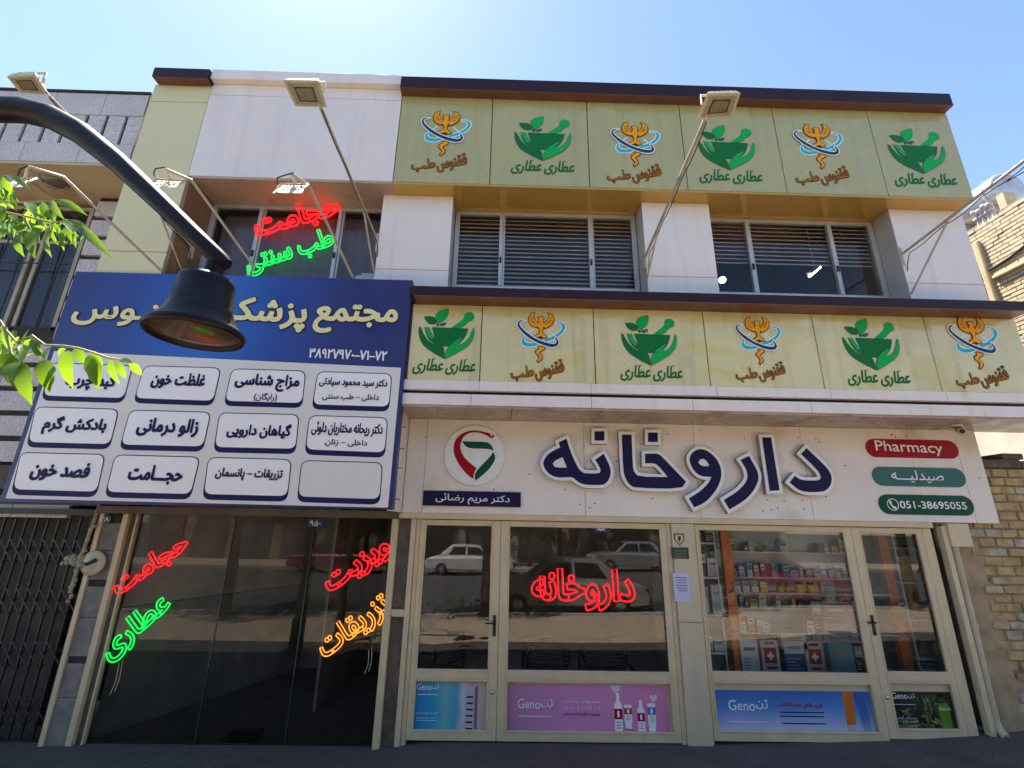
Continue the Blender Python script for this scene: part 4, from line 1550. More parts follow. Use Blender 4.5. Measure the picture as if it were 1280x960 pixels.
sign_lamp('small white floodlight on a bent arm, the right one over the blue sign', (442, 348), (386, 232), (364, 217),
          [(350, 231.5, .02), (383, 232, .02), (377, 241, -.22), (341, 241, -.22)], [(367, 216), (356, 219), (347, 222), (346, 229)])
sign_lamp('small white floodlight on a bent arm, left of the upper left window', (316, 331), (239, 225), (208, 212),
          [(193, 226, .02), (226, 228, .02), (220, 234, -.2), (181, 234, -.2)], [(206, 209), (194, 211), (192, 218), (197, 223)])
sign_lamp('bent cream lamp arm in front of the grey stone house, half behind leaves', (204, 341), (79, 221), (35, 208),
          [(8, 226, .02), (36, 224, .02), (30, 234, -.2), (-2, 234, -.2)], [(35, 207), (25, 212), (22, 220)])

# ------------------------------------------------------------------ street lamp in the foreground
YLP = -3.4
LC = at(245, 412, YLP)
SLP = thing('street_lamp', 'dark street lamp with a bell shaped head hanging from a curved arm', 'street lamp', (-3.45, YLP, gz(-3.45)))
px_arm = [(0, 137), (30, 138), (62, 146), (100, 166), (148, 204), (200, 253), (245, 296), (276, 325), (283, 331)]
pts = [at(px, py, YLP) for px, py in px_arm]
p0 = pts[0]
cl = [Vector((-3.45, YLP, 3.2)), Vector((-3.44, YLP, 3.6)), Vector((-3.36, YLP, 3.9)), Vector((-3.2, YLP, 4.10)), Vector((-3.0, YLP, 4.19))] + pts
m_ = MB()
m_.tube(cl, [.06, .06, .062, .064, .066] + [.066, .066, .064, .060, .054, .049, .045, .042, .03], 16)
m_.build('arm', 'pole', SLP)
m_ = MB()
m_.tube([(-3.45, YLP, 0.0), (-3.45, YLP, .5), (-3.45, YLP, .52), (-3.45, YLP, 3.25)], [.11, .11, .07, .06], 16)
m_.lathe([(.2, 0), (.2, .04), (.12, .08)], (-3.45, YLP, -.03), 20)
m_.build('post', 'pole', SLP)
lx, lz = LC.x, 2.885
m_ = MB()
prof = [(0.0, .305), (.095, .303), (.116, .293), (.124, .27), (.134, .135), (.139, .132), (.144, .112), (.155, .09), (.176, .055), (.198, .034), (.207, .028), (.211, .012), (.204, -.004), (.192, -.004), (.188, .012)]
m_.lathe(prof, (lx, YLP, lz), 40)
hd = m_.build('lamp_shade', 'pole', SLP)
m_ = MB()
m_.lathe([(.189, .012), (.14, .006), (.08, .003), (0, .002)], (lx, YLP, lz), 36)
m_.build('lens', 'amber', SLP)
m_ = MB()
m_.tube([(lx + .02, YLP, lz + .29), (lx + .02, YLP, lz + .38), (pts[-2].x, YLP, pts[-2].z)], [.045, .04, .04], 14)
m_.build('neck', 'pole', SLP)

# ------------------------------------------------------------------ foreground tree (stands just left of the view)
TR = thing('tree', 'leafy young tree with long bright green leaflets reaching in at the left', 'tree', (-3.1, -4.5, gz(-3.1)))
m_ = MB()
m_.tube([(-3.1, -4.5, -.05), (-3.08, -4.48, .8), (-3.02, -4.45, 1.8), (-3.0, -4.42, 2.6), (-2.9, -4.4, 3.4), (-2.85, -4.4, 4.0)], [.085, .07, .062, .052, .035, .02], 12)
m_.build('trunk', 'bark', TR)
YT = -4.05
LEAF = []


def crop1(p):
    return (p[0] / 6.0, 190 + p[1] / 6.0)


def crop2(p):
    return (p[0] / 5.333, 330 + p[1] / 5.333)


L1 = [((45, 170), (235, 295), 55), ((20, 190), (95, 320), 45), ((0, 220), (25, 360), 50), ((210, 380), (270, 500), 60), ((310, 380), (400, 520), 60), ((385, 370), (485, 510), 60), ((420, 360), (660, 480), 65), ((0, 400), (20, 540), 60), ((180, 505), (40, 550), 45), ((205, 548), (105, 602), 45), ((220, 585), (110, 628), 40), ((130, 620), (185, 790), 65), ((240, 590), (265, 808), 75), ((385, 590), (390, 795), 70), ((485, 570), (482, 745), 55), ((572, 610), (572, 725), 38), ((626, 632), (620, 710), 30), ((500, 510), (690, 600), 55), ((540, 545), (715, 665), 48), ((610, 555), (852, 800), 62), ((50, 575), (0, 655), 70), ((250, 560), (350, 590), 40), ((370, 565), (300, 600), 40), ((90, 575), (30, 640), 45), ((-40, 250), (-10, 420), 60), ((-50, 520), (-20, 660), 60)]
L2 = [((0, 440), (10, 575), 70), ((75, 600), (-10, 700), 80), ((75, 650), (0, 755), 75), ((125, 650), (75, 775), 75), ((235, 505), (125, 595), 62), ((265, 580), (130, 640), 60), ((150, 660), (215, 945), 85), ((300, 635), (330, 860), 90), ((440, 565), (395, 625), 45), ((455, 575), (488, 832), 85), ((500, 560), (578, 675), 60), ((600, 605), (655, 842), 80), ((615, 580), (690, 700), 52), ((735, 635), (800, 805), 62), ((785, 650), (840, 768), 45), ((800, 640), (890, 662), 34), ((865, 655), (945, 742), 46), ((20, 400), (90, 560), 70), ((40, 480), (90, 600), 50), ((215, 500), (270, 640), 46), ((320, 560), (300, 640), 40), ((-40, 480), (-20, 620), 60)]
rl = random.Random(11)


def leaflet(mb, A, B, wid, face):
    """folded drooping leaflet from base A to tip B"""
    A, B = Vector(A), Vector(B)
    ax = (B - A)
    L = ax.length
    ax.normalize()
    sd_ = ax.cross(face)
    if sd_.length < 1e-3:
        sd_ = ax.orthogonal()
    sd_.normalize()
    nn = sd_.cross(ax).normalized()
    prof = [(0, .04), (.1, .55), (.25, .92), (.4, 1.0), (.55, .9), (.7, .68), (.84, .38), (.94, .14), (1, .01)]
    sag = rl.uniform(.02, .10) * L
    fold = rl.uniform(.15, .4)
    vs = []
    for k, (t, q) in enumerate(prof):
        c = A + ax * (L * t) + nn * (sag * math.sin(math.pi * t))
        hw = wid * .5 * q
        ser = 1 + (.10 if k % 2 else -.06)
        vs += [c - sd_ * hw * ser + nn * hw * fold, c, c + sd_ * hw * ser + nn * hw * fold]
    fs = []
    for i in range(len(prof) - 1):
        fs += [(i * 3, i * 3 + 1, i * 3 + 4, i * 3 + 3), (i * 3 + 1, i * 3 + 2, i * 3 + 5, i * 3 + 4)]
    mb.add(vs, fs, 0, True)


m_ = MB()
tw = MB()
for lst, cv, sc in ((L1, crop1, 6.0), (L2, crop2, 5.333)):
    for a, b, wd in lst:
        dy = rl.uniform(-.10, .10)
        A = at(*cv(a), YT + dy * .5)
        Bp = at(*cv(b), YT + dy)
        wm = wd / sc * (YT - CAM.y) / FPX * 1.02
        leaflet(m_, A, Bp, wm * 1.15, Vector((rl.uniform(-.5, .5), -1, rl.uniform(-.2, .8))))
for k in range(95):
    cvx, (bx, by, tx, ty) = rl.choice(((crop1, (0, 190, 90, 330)), (crop1, (-30, 380, 430, 540)), (crop1, (40, 480, 560, 560)), (crop2, (-20, 430, 200, 600)), (crop2, (0, 560, 120, 700))))
    a = (rl.uniform(bx, tx), rl.uniform(by, ty))
    dy = rl.uniform(.02, .22)
    ln = rl.uniform(90, 170)
    an = rl.uniform(-.9, .9)
    b = (a[0] + ln * math.sin(an), a[1] + ln * math.cos(an))
    leaflet(m_, at(*cvx(a), YT + dy), at(*cvx(b), YT + dy + rl.uniform(-.08, .08)), rl.uniform(.018, .028), Vector((rl.uniform(-.7, .7), -1, rl.uniform(-.2, .9))))
for cv, line in ((crop1, [(-200, 150), (0, 185), (45, 172)]), (crop1, [(-200, 330), (0, 375), (200, 378), (340, 370), (430, 358)]),
                 (crop1, [(-200, 400), (40, 452), (230, 490), (390, 530), (500, 515), (620, 560)]), (crop1, [(180, 500), (232, 582)]), (crop1, [(360, 545), (382, 592)]),
                 (crop2, [(-200, 300), (0, 375), (40, 440), (110, 520), (215, 475), (300, 540), (420, 545), (520, 560), (620, 590), (720, 625), (870, 650)]),
                 (crop2, [(30, 420), (75, 600), (130, 650)]), (crop2, [(210, 480), (260, 560), (300, 640)])):
    tw.tube([at(*cv(q), YT) for q in line], [.006] + [.0035] * (len(line) - 2) + [.0018], 6)
# limbs joining the twigs to the trunk, outside the view
tw.tube([(-2.95, -4.42, 3.0), (-2.5, -4.3, 3.35), at(*crop1((-200, 330)), YT)], [.03, .016, .006], 8)
tw.tube([(-2.5, -4.3, 3.35), at(*crop1((-200, 150)), YT)], [.012, .005], 6)
tw.tube([(-2.5, -4.3, 3.35), at(*crop1((-200, 400)), YT)], [.012, .005], 6)
tw.tube([(-3.0, -4.43, 2.5), (-2.5, -4.25, 2.85), at(*crop2((-200, 300)), YT)], [.03, .016, .006], 8)
cr_ = MB()
for i in range(420):
    d = Vector((rl.gauss(0, 1), rl.gauss(0, 1), rl.gauss(0, .8)))
    d.normalize()
    p = Vector((-3.25, -4.6, 3.9)) + d * (rl.uniform(.25, 1.0) ** .5) * 1.0
    if p.x > -2.45:
        continue
    q = p + Vector((rl.uniform(-.08, .08), rl.uniform(-.08, .08), -rl.uniform(.06, .13)))
    leaflet(m_, p, q, rl.uniform(.03, .05), Vector((rl.uniform(-1, 1), rl.uniform(-1, 1), .4)))
m_.build('foliage', 'leaf', TR)
tw.build('twig', mat('pale green twig', (0.30, 0.30, 0.12), 0.6, 0, 0.2), TR)

# ------------------------------------------------------------------ grey stone house on the left
NH = thing('stone_house', 'grey speckled stone house with grooved parapet beside the cream column', 'house', (-8.0, 0, 0))
XN = -4.77
m_ = MB()
zs = [(6.32, 6.62), (7.08, 7.44)]
rg = random.Random(5)
for z0, z1 in zs:
    x = XN
    while x > -12:
        x2 = x - rg.uniform(.55, .75)
        m_.box(x2 + .003, x - .003, -0.60, -0.5, z0 + .003, z1 - .003)
        x = x2
x = XN
while x > -12:
    m_.box(x - .205, x, -0.595, -0.5, 6.623, 7.077)
    x -= .25
m_.build('parapet', 'granite', NH, bevel=0.004)
m_ = MB()
m_.box(-12, XN, -0.57, -0.3, 6.33, 7.42)
m_.box(-12, XN + .0, -0.62, -0.2, 7.442, 7.47)
m_.build('parapet_backing', 'granite_d', NH)
m_ = MB()
m_.box(-12, XN, -0.595, 0.3, 6.285, 6.318)
for x0 in (-5.2, -6.6, -8.2):
    m_.box(x0 - 1.1, x0 - 1.08, -.5, 0.0, 6.275, 6.284)
m_.box(XN - .02, XN + .045, -0.6, 0.2, 6.28, 7.46)
m_.build('balcony_soffit', 'plaster_y', NH)
gl = at(70, 222, -0.3)
m_ = MB()
m_.lathe([(.0, -.09), (.09, -.075), (.14, -.03), (.15, 0.0)], (gl.x, -.3, 6.284), 24)
m_.build('ceiling_globe', mat('smoky globe glass', (0.16, 0.13, 0.11), 0.2, 0, 0.2), NH)
m_ = MB()
z = 6.20
xr, xl = -4.80, -5.60
while z > 2.2:
    wx0 = xl if z > 4.35 else -12
    x = xr
    while x > wx0 + .05:
        x2 = max(wx0, x - (.8 if z > 4.35 else .62))
        m_.box(x2 + .004, x - .004, -0.02, 0.05, z - .235, z)
        x = x2
    z -= .30
m_.build('stone_course', 'granite', NH, bevel=0.004)
m_ = MB()
m_.box(-12, -4.74, 0.02, 0.25, 2.1, 4.35)
m_.box(-5.62, -4.74, 0.021, 0.25, 4.35, 6.3)
m_.box(-12, -7.4, 0.021, 0.25, 4.35, 6.3)
m_.box(-12, -4.74, 0.3, 7.0, 6.32, 6.5)
m_.box(-4.78, -4.73, 0.26, 7.0, 0.0, 6.3)
m_.build('wall', 'granite_d', NH)
wf = MB()
for x in (-5.68, -6.18, -6.30, -6.85, -7.35):
    wf.box(x - .025, x + .025, 0.02, 0.08, 4.30, 6.10)
for z in (4.30, 5.55, 6.08):
    wf.box(-7.37, -5.66, 0.03, 0.07, z, z + .045)
wnd = wf.build('window', 'bronze', NH, bevel=0.003)
m_ = MB()
m_.add([(-7.36, .05, 4.34), (-5.68, .05, 4.34), (-5.68, .05, 6.08), (-7.36, .05, 6.08)], [(0, 1, 2, 3)])
m_.build('pane', 'glass_up', wnd)
m_ = MB()
n = 60
for i in range(n):
    xa, xb = -7.4 + 1.75 * i / n, -7.4 + 1.75 * (i + 1) / n
    ya, yb = .2 + .03 * math.sin(i * 1.3), .2 + .03 * math.sin((i + 1) * 1.3)
    m_.add([(xa, ya, 4.3), (xb, yb, 4.3), (xb, yb, 6.1), (xa, ya, 6.1)], [(0, 1, 2, 3)])
m_.build('curtain', 'curtain', wnd)
m_ = MB()
for k in range(7):
    x = -5.78 - k * .26
    m_.tube([(x, -.06, 4.28), (x, -.06, 5.0), (x, -.02, 6.05)], .008, 6)
m_.tube([(-7.4, -.06, 4.3), (-5.66, -.06, 4.3)], .009, 6)
m_.tube([(-7.4, -.06, 5.2), (-5.66, -.06, 5.2)], .009, 6)
m_.build('window_bars', 'gate', wnd)
m_ = MB()
m_.box(-12, -4.44, -0.08, 0.1, 2.36, 2.62)
m_.box(-12, -4.44, 0.3, 0.4, -0.1, 2.3)
m_.build('shop_lintel', mat('dark stained lintel', (0.10, 0.085, 0.07), 0.8, 0, 0.4, 5), NH)
m_ = MB()
m_.box(-12, -4.44, -.07, .06, 2.10, 2.16)
m_.box(-12, -4.44, -.05, .06, 2.20, 2.30)
m_.build('shutter_rail', 'gate', NH)

# folding lattice gate
GT = thing('folding_gate', 'dark folding lattice gate closing the shop under the stone house', 'gate', (-5.5, 0.05, gz(-5.5)))
m_ = MB()
x = -4.46
k = 0
cols = []
while x > -7.2:
    m_.box(x - .009, x + .009, 0.04, 0.06, -.04, 2.08)
    cols.append(x)
    x -= .118
m_.build('vertical_bars', 'gate', GT)
for zc in (0.22, 0.72, 1.22, 1.72):
    m_ = MB()
    for i in range(len(cols) - 2):
        for sgn in (1, -1):
            m_.bar((cols[i], .035 if sgn > 0 else .065, zc - .13 * sgn), (cols[i + 2], .035 if sgn > 0 else .065, zc + .13 * sgn), .014, .004, 0, Vector((0, 1, 0)))
    m_.build('lattice', 'gate', GT)
m_ = MB()
m_.box(-7.2, -4.44, .03, .08, 2.08, 2.11)
m_.box(-7.2, -4.44, .03, .08, -.05, -.03)
m_.build('track', 'gate', GT)

# things on the stone strip between the shops
p = at(131, 649, -0.03)
m_ = MB()
m_.box(p.x - .075, p.x + .075, -.045, -.031, p.z - .035, p.z + .035)
npl = tag(m_.build('number_plate', 'blue_side', bevel=0.002), 'small dark blue house number plate at the top of the narrow stone strip', 'number plate', 'house number plates')
text_part('lettering', '۱۲۸۰', (122.5, 652), (138.5, 652.5), 6, -.046, 'white_ink', npl, 0.02)
for px, py, lab in ((395, 654, 'small navy house number plate hung inside the dark glass front'), (752, 660, 'small navy number plate high on the wide pharmacy door glass')):
    yy = 0.012 if px < 500 else -.002
    p = at(px, py, yy)
    m_ = MB()
    m_.box(p.x - .085, p.x + .085, yy - .006, yy, p.z - .045, p.z + .045)
    q_ = tag(m_.build('number_plate', 'blue_side', bevel=0.002), lab, 'number plate', 'house number plates')
    text_part('lettering', '۹۵۰' if px < 500 else '۹۵۲', (px - 8, py + 3.5), (px + 6, py + 3.6), 7, yy - .007, 'white_ink', q_, 0.02)
p = at(117.5, 703.5, -.06)
AL = thing('alarm_bell', 'round cream alarm bell on the stone strip left of the dark glass front', 'alarm bell', (p.x, -.05, p.z))
m_ = MB()
m_.lathe([(.115, .0), (.115, -.03), (.10, -.045), (.055, -.05), (.05, -.07), (0, -.075)], (p.x, -.045, p.z), 28, 0, 'Y')
m_.build('bell', 'lampcream', AL)
m_ = MB()
m_.lathe([(.118, -.02), (.126, -.025), (.126, -.035), (.112, -.04)], (p.x, -.045, p.z), 28, 0, 'Y')
m_.build('rim', 'beige', AL)
m_ = MB()
m_.tube([(p.x - .03, -.12, p.z - .01), (p.x + .06, -.12, p.z + .03)], .02, 8)
m_.build('clapper', 'wire', AL)
p = at(97, 703, -.08)
m_ = MB()
rr_ = random.Random(2)
for k in range(46):
    f_ = rr_.uniform(.4, 1.0) * .034
    if k < 20:
        q = (p.x + rr_.uniform(-.16, .07), -.08 + rr_.uniform(-.02, .02), p.z + rr_.uniform(-.03, .06))
    else:
        tz = rr_.uniform(-.4, .62)
        q = (p.x + .012 + .1 * max(0, tz) + rr_.uniform(-.02, .02), -.07, p.z + tz)
        f_ *= .7
    m_.lathe([(0, -f_), (f_ * .7, -f_ * .7), (f_, 0), (f_ * .75, f_ * .6), (0, f_ * 1.1)], q, 7)
m_.tube([(p.x, -.07, p.z - .3), (p.x + .01, -.07, p.z), (p.x + .08, -.06, p.z + .9)], .018, 7)
tag(m_.build('cable_bundle', mat('crumbling cream sealant', (0.42, 0.40, 0.28), 0.9, 0, 0.3, 20, bump=0.5)), 'lumpy cream cable bundle clinging to the edge beside the folding gate', 'cable bundle')

# ------------------------------------------------------------------ right side: brick wall, plaster, pipe
BW = thing('brick_wall', 'low rough yellow brick wall with a dark coping right of the pharmacy', 'wall', (6.5, 0.1, 0.2))
rb = random.Random(9)
m_ = MB()
z = 0.12
row = 0
while z < 2.80:
    h = rb.uniform(.078, .098)
    x = 5.32 + (0.10 if row % 2 else 0) + rb.uniform(-.03, .03) + max(0, 0.0)
    if row % 2 == 0:
        pass
    while x < 7.7:
        wd = rb.uniform(.17, .225)
        yo = rb.uniform(-.018, .012)
        if rb.random() > .03:
            c = Vector((x + wd / 2, 0.055 + yo, z + h / 2))
            tl = rb.uniform(-.03, .03)
            ux = Vector((math.cos(tl), 0, math.sin(tl))) * (wd / 2 - .007)
            uz = Vector((-math.sin(tl), 0, math.cos(tl))) * (h / 2 - .005)
            m_.obox(c, ux, Vector((0, .06, 0)), uz, 0 if rb.random() > .16 else 1)
        x += wd
    z += h + .008
    row += 1
m_.build('bricks', ['brick', mat('pale worn brick', (0.52, 0.45, 0.34), 0.9, 0, 0.4, 9, bump=0.6, bscale=45)], BW, bevel=0.008)
m_ = MB()
m_.box(5.30, 7.7, 0.012, 0.30, 0.0, 2.82)
m_.build('mortar', 'mortar', BW)
m_ = MB()
x = 5.35
while x < 7.7:
    wd = rb.uniform(.2, .3)
    m_.box(x, x + wd - .01, -.02 + rb.uniform(-.02, .01), .3, 2.825, 2.92 + rb.uniform(-.015, .025))
    x += wd
m_.box(5.95, 6.2, -.03, .25, 2.93, 3.0)
m_.build('coping', mat('dark stained coping', (0.15, 0.11, 0.08), 0.9, 0, 0.4, 8, bump=0.4), BW, bevel=0.01)
m_ = MB()
n = 22
for i in range(n):
    z0 = .1 + i * 1.9 / n
    z1 = .1 + (i + 1) * 1.9 / n
    w0 = 5.38 + .05 * math.sin(i * 1.7) + .02 * rb.uniform(-1, 1)
    m_.box(5.12, w0 + .06, .0, .12, z0, z1 + .001)
m_.build('plaster_patch', 'plaster_b', BW)
pp = thing('downpipe', 'beige plastic downpipe at the right end of the pharmacy front', 'drainpipe', (5.08, -.03, .13))
m_ = MB()
m_.tube([(5.09, -.02, 2.02), (5.085, -.02, 1.2), (5.06, -.03, .26)], .038, 14)
m_.tube([(5.06, -.03, .26), (5.06, -.05, .18), (5.06, -.11, .14)], .038, 14)
m_.build('pipe', 'pvc', pp)
for z in (1.90, .26, 1.1):
    m_ = MB()
    m_.tube([(5.087 if z > 1 else 5.06, -.02, z), (5.087 if z > 1 else 5.06, -.02, z + .05)], .044, 14)
    m_.build('collar', 'pvc', pp)
m_ = MB()
m_.box(5.02, 5.26, -.085, .0, 1.93, 2.18)
tag(m_.build('meter_box', 'beige', bevel=.006), 'beige sheet metal box over the downpipe at the right corner', 'box')

# far building: brick party wall with white lower part
FB = thing('brick_building', 'tall pale brick building with pipes, sunlit behind the right pillar', 'building', (10, 3, 0.2))
XF = 8.0
qt = atx(1212, 287, XF)
ZTOP = qt.z
m_ = MB()
m_.box(XF, 12.5, -0.3, 11.0, 4.5, ZTOP)
m_.box(XF + .0, 12.5, -0.3, 11.0, 0.1, 4.497, 1)
m_.build('wall', ['mortar', 'whitewash'], FB)
m_ = MB()
z = 4.5
row = 0
while z < ZTOP - .05:
    y = -0.32 + (.11 if row % 2 else 0)
    while y < 4.2:
        wd = rb.uniform(.19, .22)
        m_.box(XF - .012 - rb.uniform(0, .012), XF + .05, y + .004, y + wd - .004, z + .008, z + .062)
        y += wd
    z += .068
    row += 1
m_.build('bricks', 'pale_brick', FB, bevel=0.004)
pa, pb = atx(1221, 303, XF), atx(1246, 371, XF)
ym = (pa.y + pb.y) / 2
m_ = MB()
m_.box(XF - .07, XF + .02, ym - .05, ym + .05, 4.2, pa.z)
m_.build('wall_pipe', 'yellowpipe', FB, bevel=.02)
pc_ = atx(1250, 345, XF)
m_ = MB()
m_.bar((XF - .04, ym - .09, pc_.z), (XF - .04, -.3, pc_.z - .02), .06, .06)
m_.build('branch_pipe', 'yellowpipe', FB, bevel=.015)
for k in range(8):
    q = atx(1218 + k * 2.6, 325 + k * 6.5, XF)
    m_ = MB()
    m_.box(XF - .03, XF + .02, q.y - .02, q.y + .22, q.z - .03, q.z + .03)
    m_.build('wall_gap', 'dark', FB)
m_ = MB()
m_.tube([atx(1237, 338, XF - .03), atx(1262, 322, XF - .03), atx(1290, 300, XF - .03)], .02, 6)
m_.build('cable', 'wire', FB)
q = atx(1258, 268, XF)
m_ = MB()
m_.box(XF + .0, XF + .2, q.y - .05, q.y + .06, ZTOP, ZTOP + .26)
m_.build('brick_stand', 'yellowpipe', FB)
# tank lying along the parapet
e0, e1 = atx(1266, 258, XF + .3), atx(1201, 290, XF + .3)
TR_ = .30
zt_ = ZTOP + .50
TK = thing('water_tank', 'grey cylindrical metal water tank on the roof of the far brick building', 'water tank', (XF + .35, e0.y, ZTOP))
Lt = e1.y - e0.y
m_ = MB()
m_.lathe([(0, -.02), (TR_ * .7, -.015), (TR_ * .96, .0), (TR_, .03), (TR_, Lt - .03), (TR_ * .96, Lt), (TR_ * .7, Lt + .015), (0, Lt + .02)], (XF + .35, e0.y, zt_), 36, 0, 'Y')
m_.build('tank', 'galv', TK, fix=True)
for d_ in (.15, .8):
    m_ = MB()
    m_.lathe([(TR_ + .003, Lt * d_), (TR_ + .01, Lt * d_), (TR_ + .01, Lt * d_ + .04), (TR_ + .003, Lt * d_ + .04)], (XF + .35, e0.y, zt_), 36, 0, 'Y')
    m_.build('strap', 'galv', TK)
m_ = MB()
m_.tube([(XF + .35, e0.y - .02, zt_ + .12), (XF + .34, e0.y - .15, zt_ + .1), (XF + .3, e0.y - .6, zt_ + .02), (XF + .3, e0.y - 1.2, zt_ - .1)], .013, 6)
m_.build('hose', 'wire', TK)
for d_ in (.2, .8):
    m_ = MB()
    m_.box(XF + .15, XF + .55, e0.y + Lt * d_ - .05, e0.y + Lt * d_ + .05, ZTOP, zt_ - TR_ * .9)
    m_.build('foot', 'galv', TK)
m_ = MB()
for k in range(4):
    y = atx(1245 - 6 * k, 280 + 4 * k, XF).y
    m_.tube([(XF + .02, y, ZTOP - .05), (XF + .02, y, ZTOP + .12), (XF - .02, y - .03, ZTOP + .2)], .03, 7)
    m_.lathe([(0, -.04), (.04, -.03), (.04, .02), (0, .04)], (XF - .02, y, ZTOP + .2 + .03 * (k % 2)), 8)
m_.tube([(XF + .0, atx(1247, 280, XF).y, ZTOP + .1), (XF + .0, atx(1222, 290, XF).y, ZTOP + .1)], .025, 7)
tag(m_.build('pipe_cluster', mat('white pipe fittings', (0.66, 0.6, 0.58), 0.6, 0, 0.3, 20)), 'cluster of white pipe fittings under the rooftop water tank', 'pipes')

# small things on the front
p = at(1194, 527, -0.34)
CC = thing('security_camera', 'small cream dome camera under the canopy at the right', 'security camera', (p.x, -.34, 3.26))
m_ = MB()
m_.lathe([(.06, 0), (.06, -.02), (.05, -.03)], (p.x, -.34, 3.261), 20)
m_.build('base', 'lampcream', CC)
m_ = MB()
a = Vector((p.x + .02, -.34, 3.20))
m_.tube([a + Vector((.05, .05, .02)), a + Vector((-.03, -.05, -.02)), a + Vector((-.055, -.085, -.03))], [.042, .042, .034], 16)
bd_ = m_.build('body', 'lampcream', CC)
m_ = MB()
m_.tube([a + Vector((-.055, -.0855, -.0305)), a + Vector((-.058, -.09, -.0315))], [.026, .026], 14)
m_.build('lens', 'wire', bd_)
# notice, plaque and shield on the clad column
a, b = at(840.5, 716, -.052), at(864, 752, -.052)
m_ = MB()
m_.box(a.x, b.x, -.0545, -.0515, b.z, a.z)
nt_ = tag(m_.build('notice', 'notice'), 'lilac paper notice taped to the beige column between door and window', 'notice')
m_ = MB()
for k in range(6):
    z = a.z - .05 - k * .026
    m_.box(a.x + .03 + .01 * (k % 3), b.x - .03, -.056, -.0546, z, z + .006)
m_.build('text_lines', 'navy_ink', nt_)
a, b = at(839, 684, -.052), at(861.5, 698.5, -.052)
m_ = MB()
m_.box(a.x, b.x, -.056, -.0515, b.z, a.z)
pl_ = tag(m_.build('plaque', 'plaque', bevel=.002), 'dark green plaque above the lilac notice on the beige column', 'plaque')
m_ = MB()
for k in range(3):
    z = a.z - .04 - k * .03
    m_.box(a.x + .03, b.x - .03, -.058, -.0562, z, z + .006)
m_.build('text_lines', mat('faded gilt print', (0.20, 0.22, 0.14), 0.5, 0, 0), pl_)
c0 = at(849, 674, -.052)
m_ = MB()
sh = [(-.055, .06), (.055, .06), (.055, -.01), (.0, -.065), (-.055, -.01)]
m_.prism([[(c0.x + q[0], c0.z + q[1]) for q in sh][::-1]], -.054, -.0515, 0)
m_.prism([[(c0.x + q[0] * .8, c0.z + q[1] * .8) for q in sh][::-1]], -.055, None, 1)
m_.prism([smooth_poly([(c0.x - .012, c0.z + .03), (c0.x + .02, c0.z + .03), (c0.x + .015, c0.z), (c0.x, c0.z - .035), (c0.x - .015, c0.z)])[::-1]], -.056, None, 0)
tag(m_.build('shield_sticker', ['brown_ink', 'beige_clad']), 'small brown shield emblem above the green plaque on the beige column', 'emblem')

# ------------------------------------------------------------------ advertising panels in the doors
YP = -0.004


def poster(label, p0, p1, mt, yy=None):
    yy = 0.0115
    a, b = at(*p0, yy), at(*p1, yy)
    m2 = MB()
    m2.box(a.x, b.x, yy - .003, yy, b.z, a.z)
    return tag(m2.build('poster', mt), label, 'poster', 'advertising posters in the lower door panels'), a, b


yy = 0.0115
yl = yy - .003


def lines(parent, px0, px1, pys, th, mt):
    m2 = MB()
    for py in pys:
        a, b = at(px0, py, yl), at(px1, py, yl)
        m2.box(a.x, b.x, yl - .0016, yl - .0004, a.z - th, a.z)
    return m2.build('text_lines', mt, parent)


x0, x1 = at(513, 885, 0).x, at(608, 885, 0).x
pm = ramp_mat('beach poster print', 0, x0, x1, [(0, (0.01, 0.20, 0.52)), (.3, (0.015, 0.30, 0.55)), (.45, (0.14, 0.42, 0.46)), (.6, (0.06, 0.32, 0.52)), (.68, (0.52, 0.52, 0.60)), (.8, (0.46, 0.38, 0.44)), (1, (0.55, 0.45, 0.43))], .35, .10, 6)
po, a, b = poster('blue beach poster with a white carton in the narrow left door', (512.5, 852), (609, 918), pm)
text_part('lettering', 'Geno', (521, 862), (539, 862.5), 8, yl, 'white_ink', po, .0)
text_part('lettering', 'ژن', (539.5, 861), (548.5, 861.3), 6.5, yl, 'white_ink', po, .0)
lines(po, 522, 547, (867.5,), .005, 'white_ink')
text_part('lettering', 'کرم مرطوب کننده', (518, 893), (547, 893.5), 4, yl, 'white_ink', po, .0)
lines(po, 520, 545, (897, 900), .003, 'white_ink')
a, b = at(582, 858, yl), at(592, 911, yl)
m_ = MB()
m_.box(a.x, b.x, yl - .001, yl - .0004, b.z, a.z, 0)
m_.box(b.x, b.x + .03, yl - .001, yl - .0004, b.z, a.z, 1)
for k in range(6):
    m_.box(a.x + .015, b.x - .015, yl - .002, yl - .0011, a.z - .10 - k * .055, a.z - .085 - k * .055, 2)
m_.build('printed_carton', [mat('lilac white print', (0.46, 0.43, 0.50), .4, 0, .1), mat('mauve print', (0.20, 0.12, 0.18), .4, 0, .1), 'navy_ink'], po)
x0, x1 = at(631, 890, 0).x, at(838, 890, 0).x
pm = ramp_mat('pink poster print', 0, x0, x1, [(0, (0.40, 0.20, 0.36)), (.4, (0.60, 0.24, 0.50)), (.7, (0.64, 0.24, 0.48)), (1, (0.64, 0.20, 0.40))], .35, .12, 2)
po, a, b = poster('wide pink cosmetics poster with bottles and tubes', (632.5, 854.5), (837.5, 922.5), pm)
text_part('lettering', 'Geno', (647, 885), (675, 886), 12, yl, 'white_ink', po, .0)
text_part('lettering', 'ژن', (676, 883.5), (691, 884), 10, yl, 'white_ink', po, .01)
lines(po, 648, 690, (894.5,), .006, 'white_ink')
text_part('lettering', 'محصولات آبرسان و', (704, 879), (750, 880), 6.5, yl, 'white_ink', po, .01)
text_part('lettering', 'ضد آفتاب و پوست', (704, 887.5), (750, 888.5), 6.5, yl, 'white_ink', po, .01)
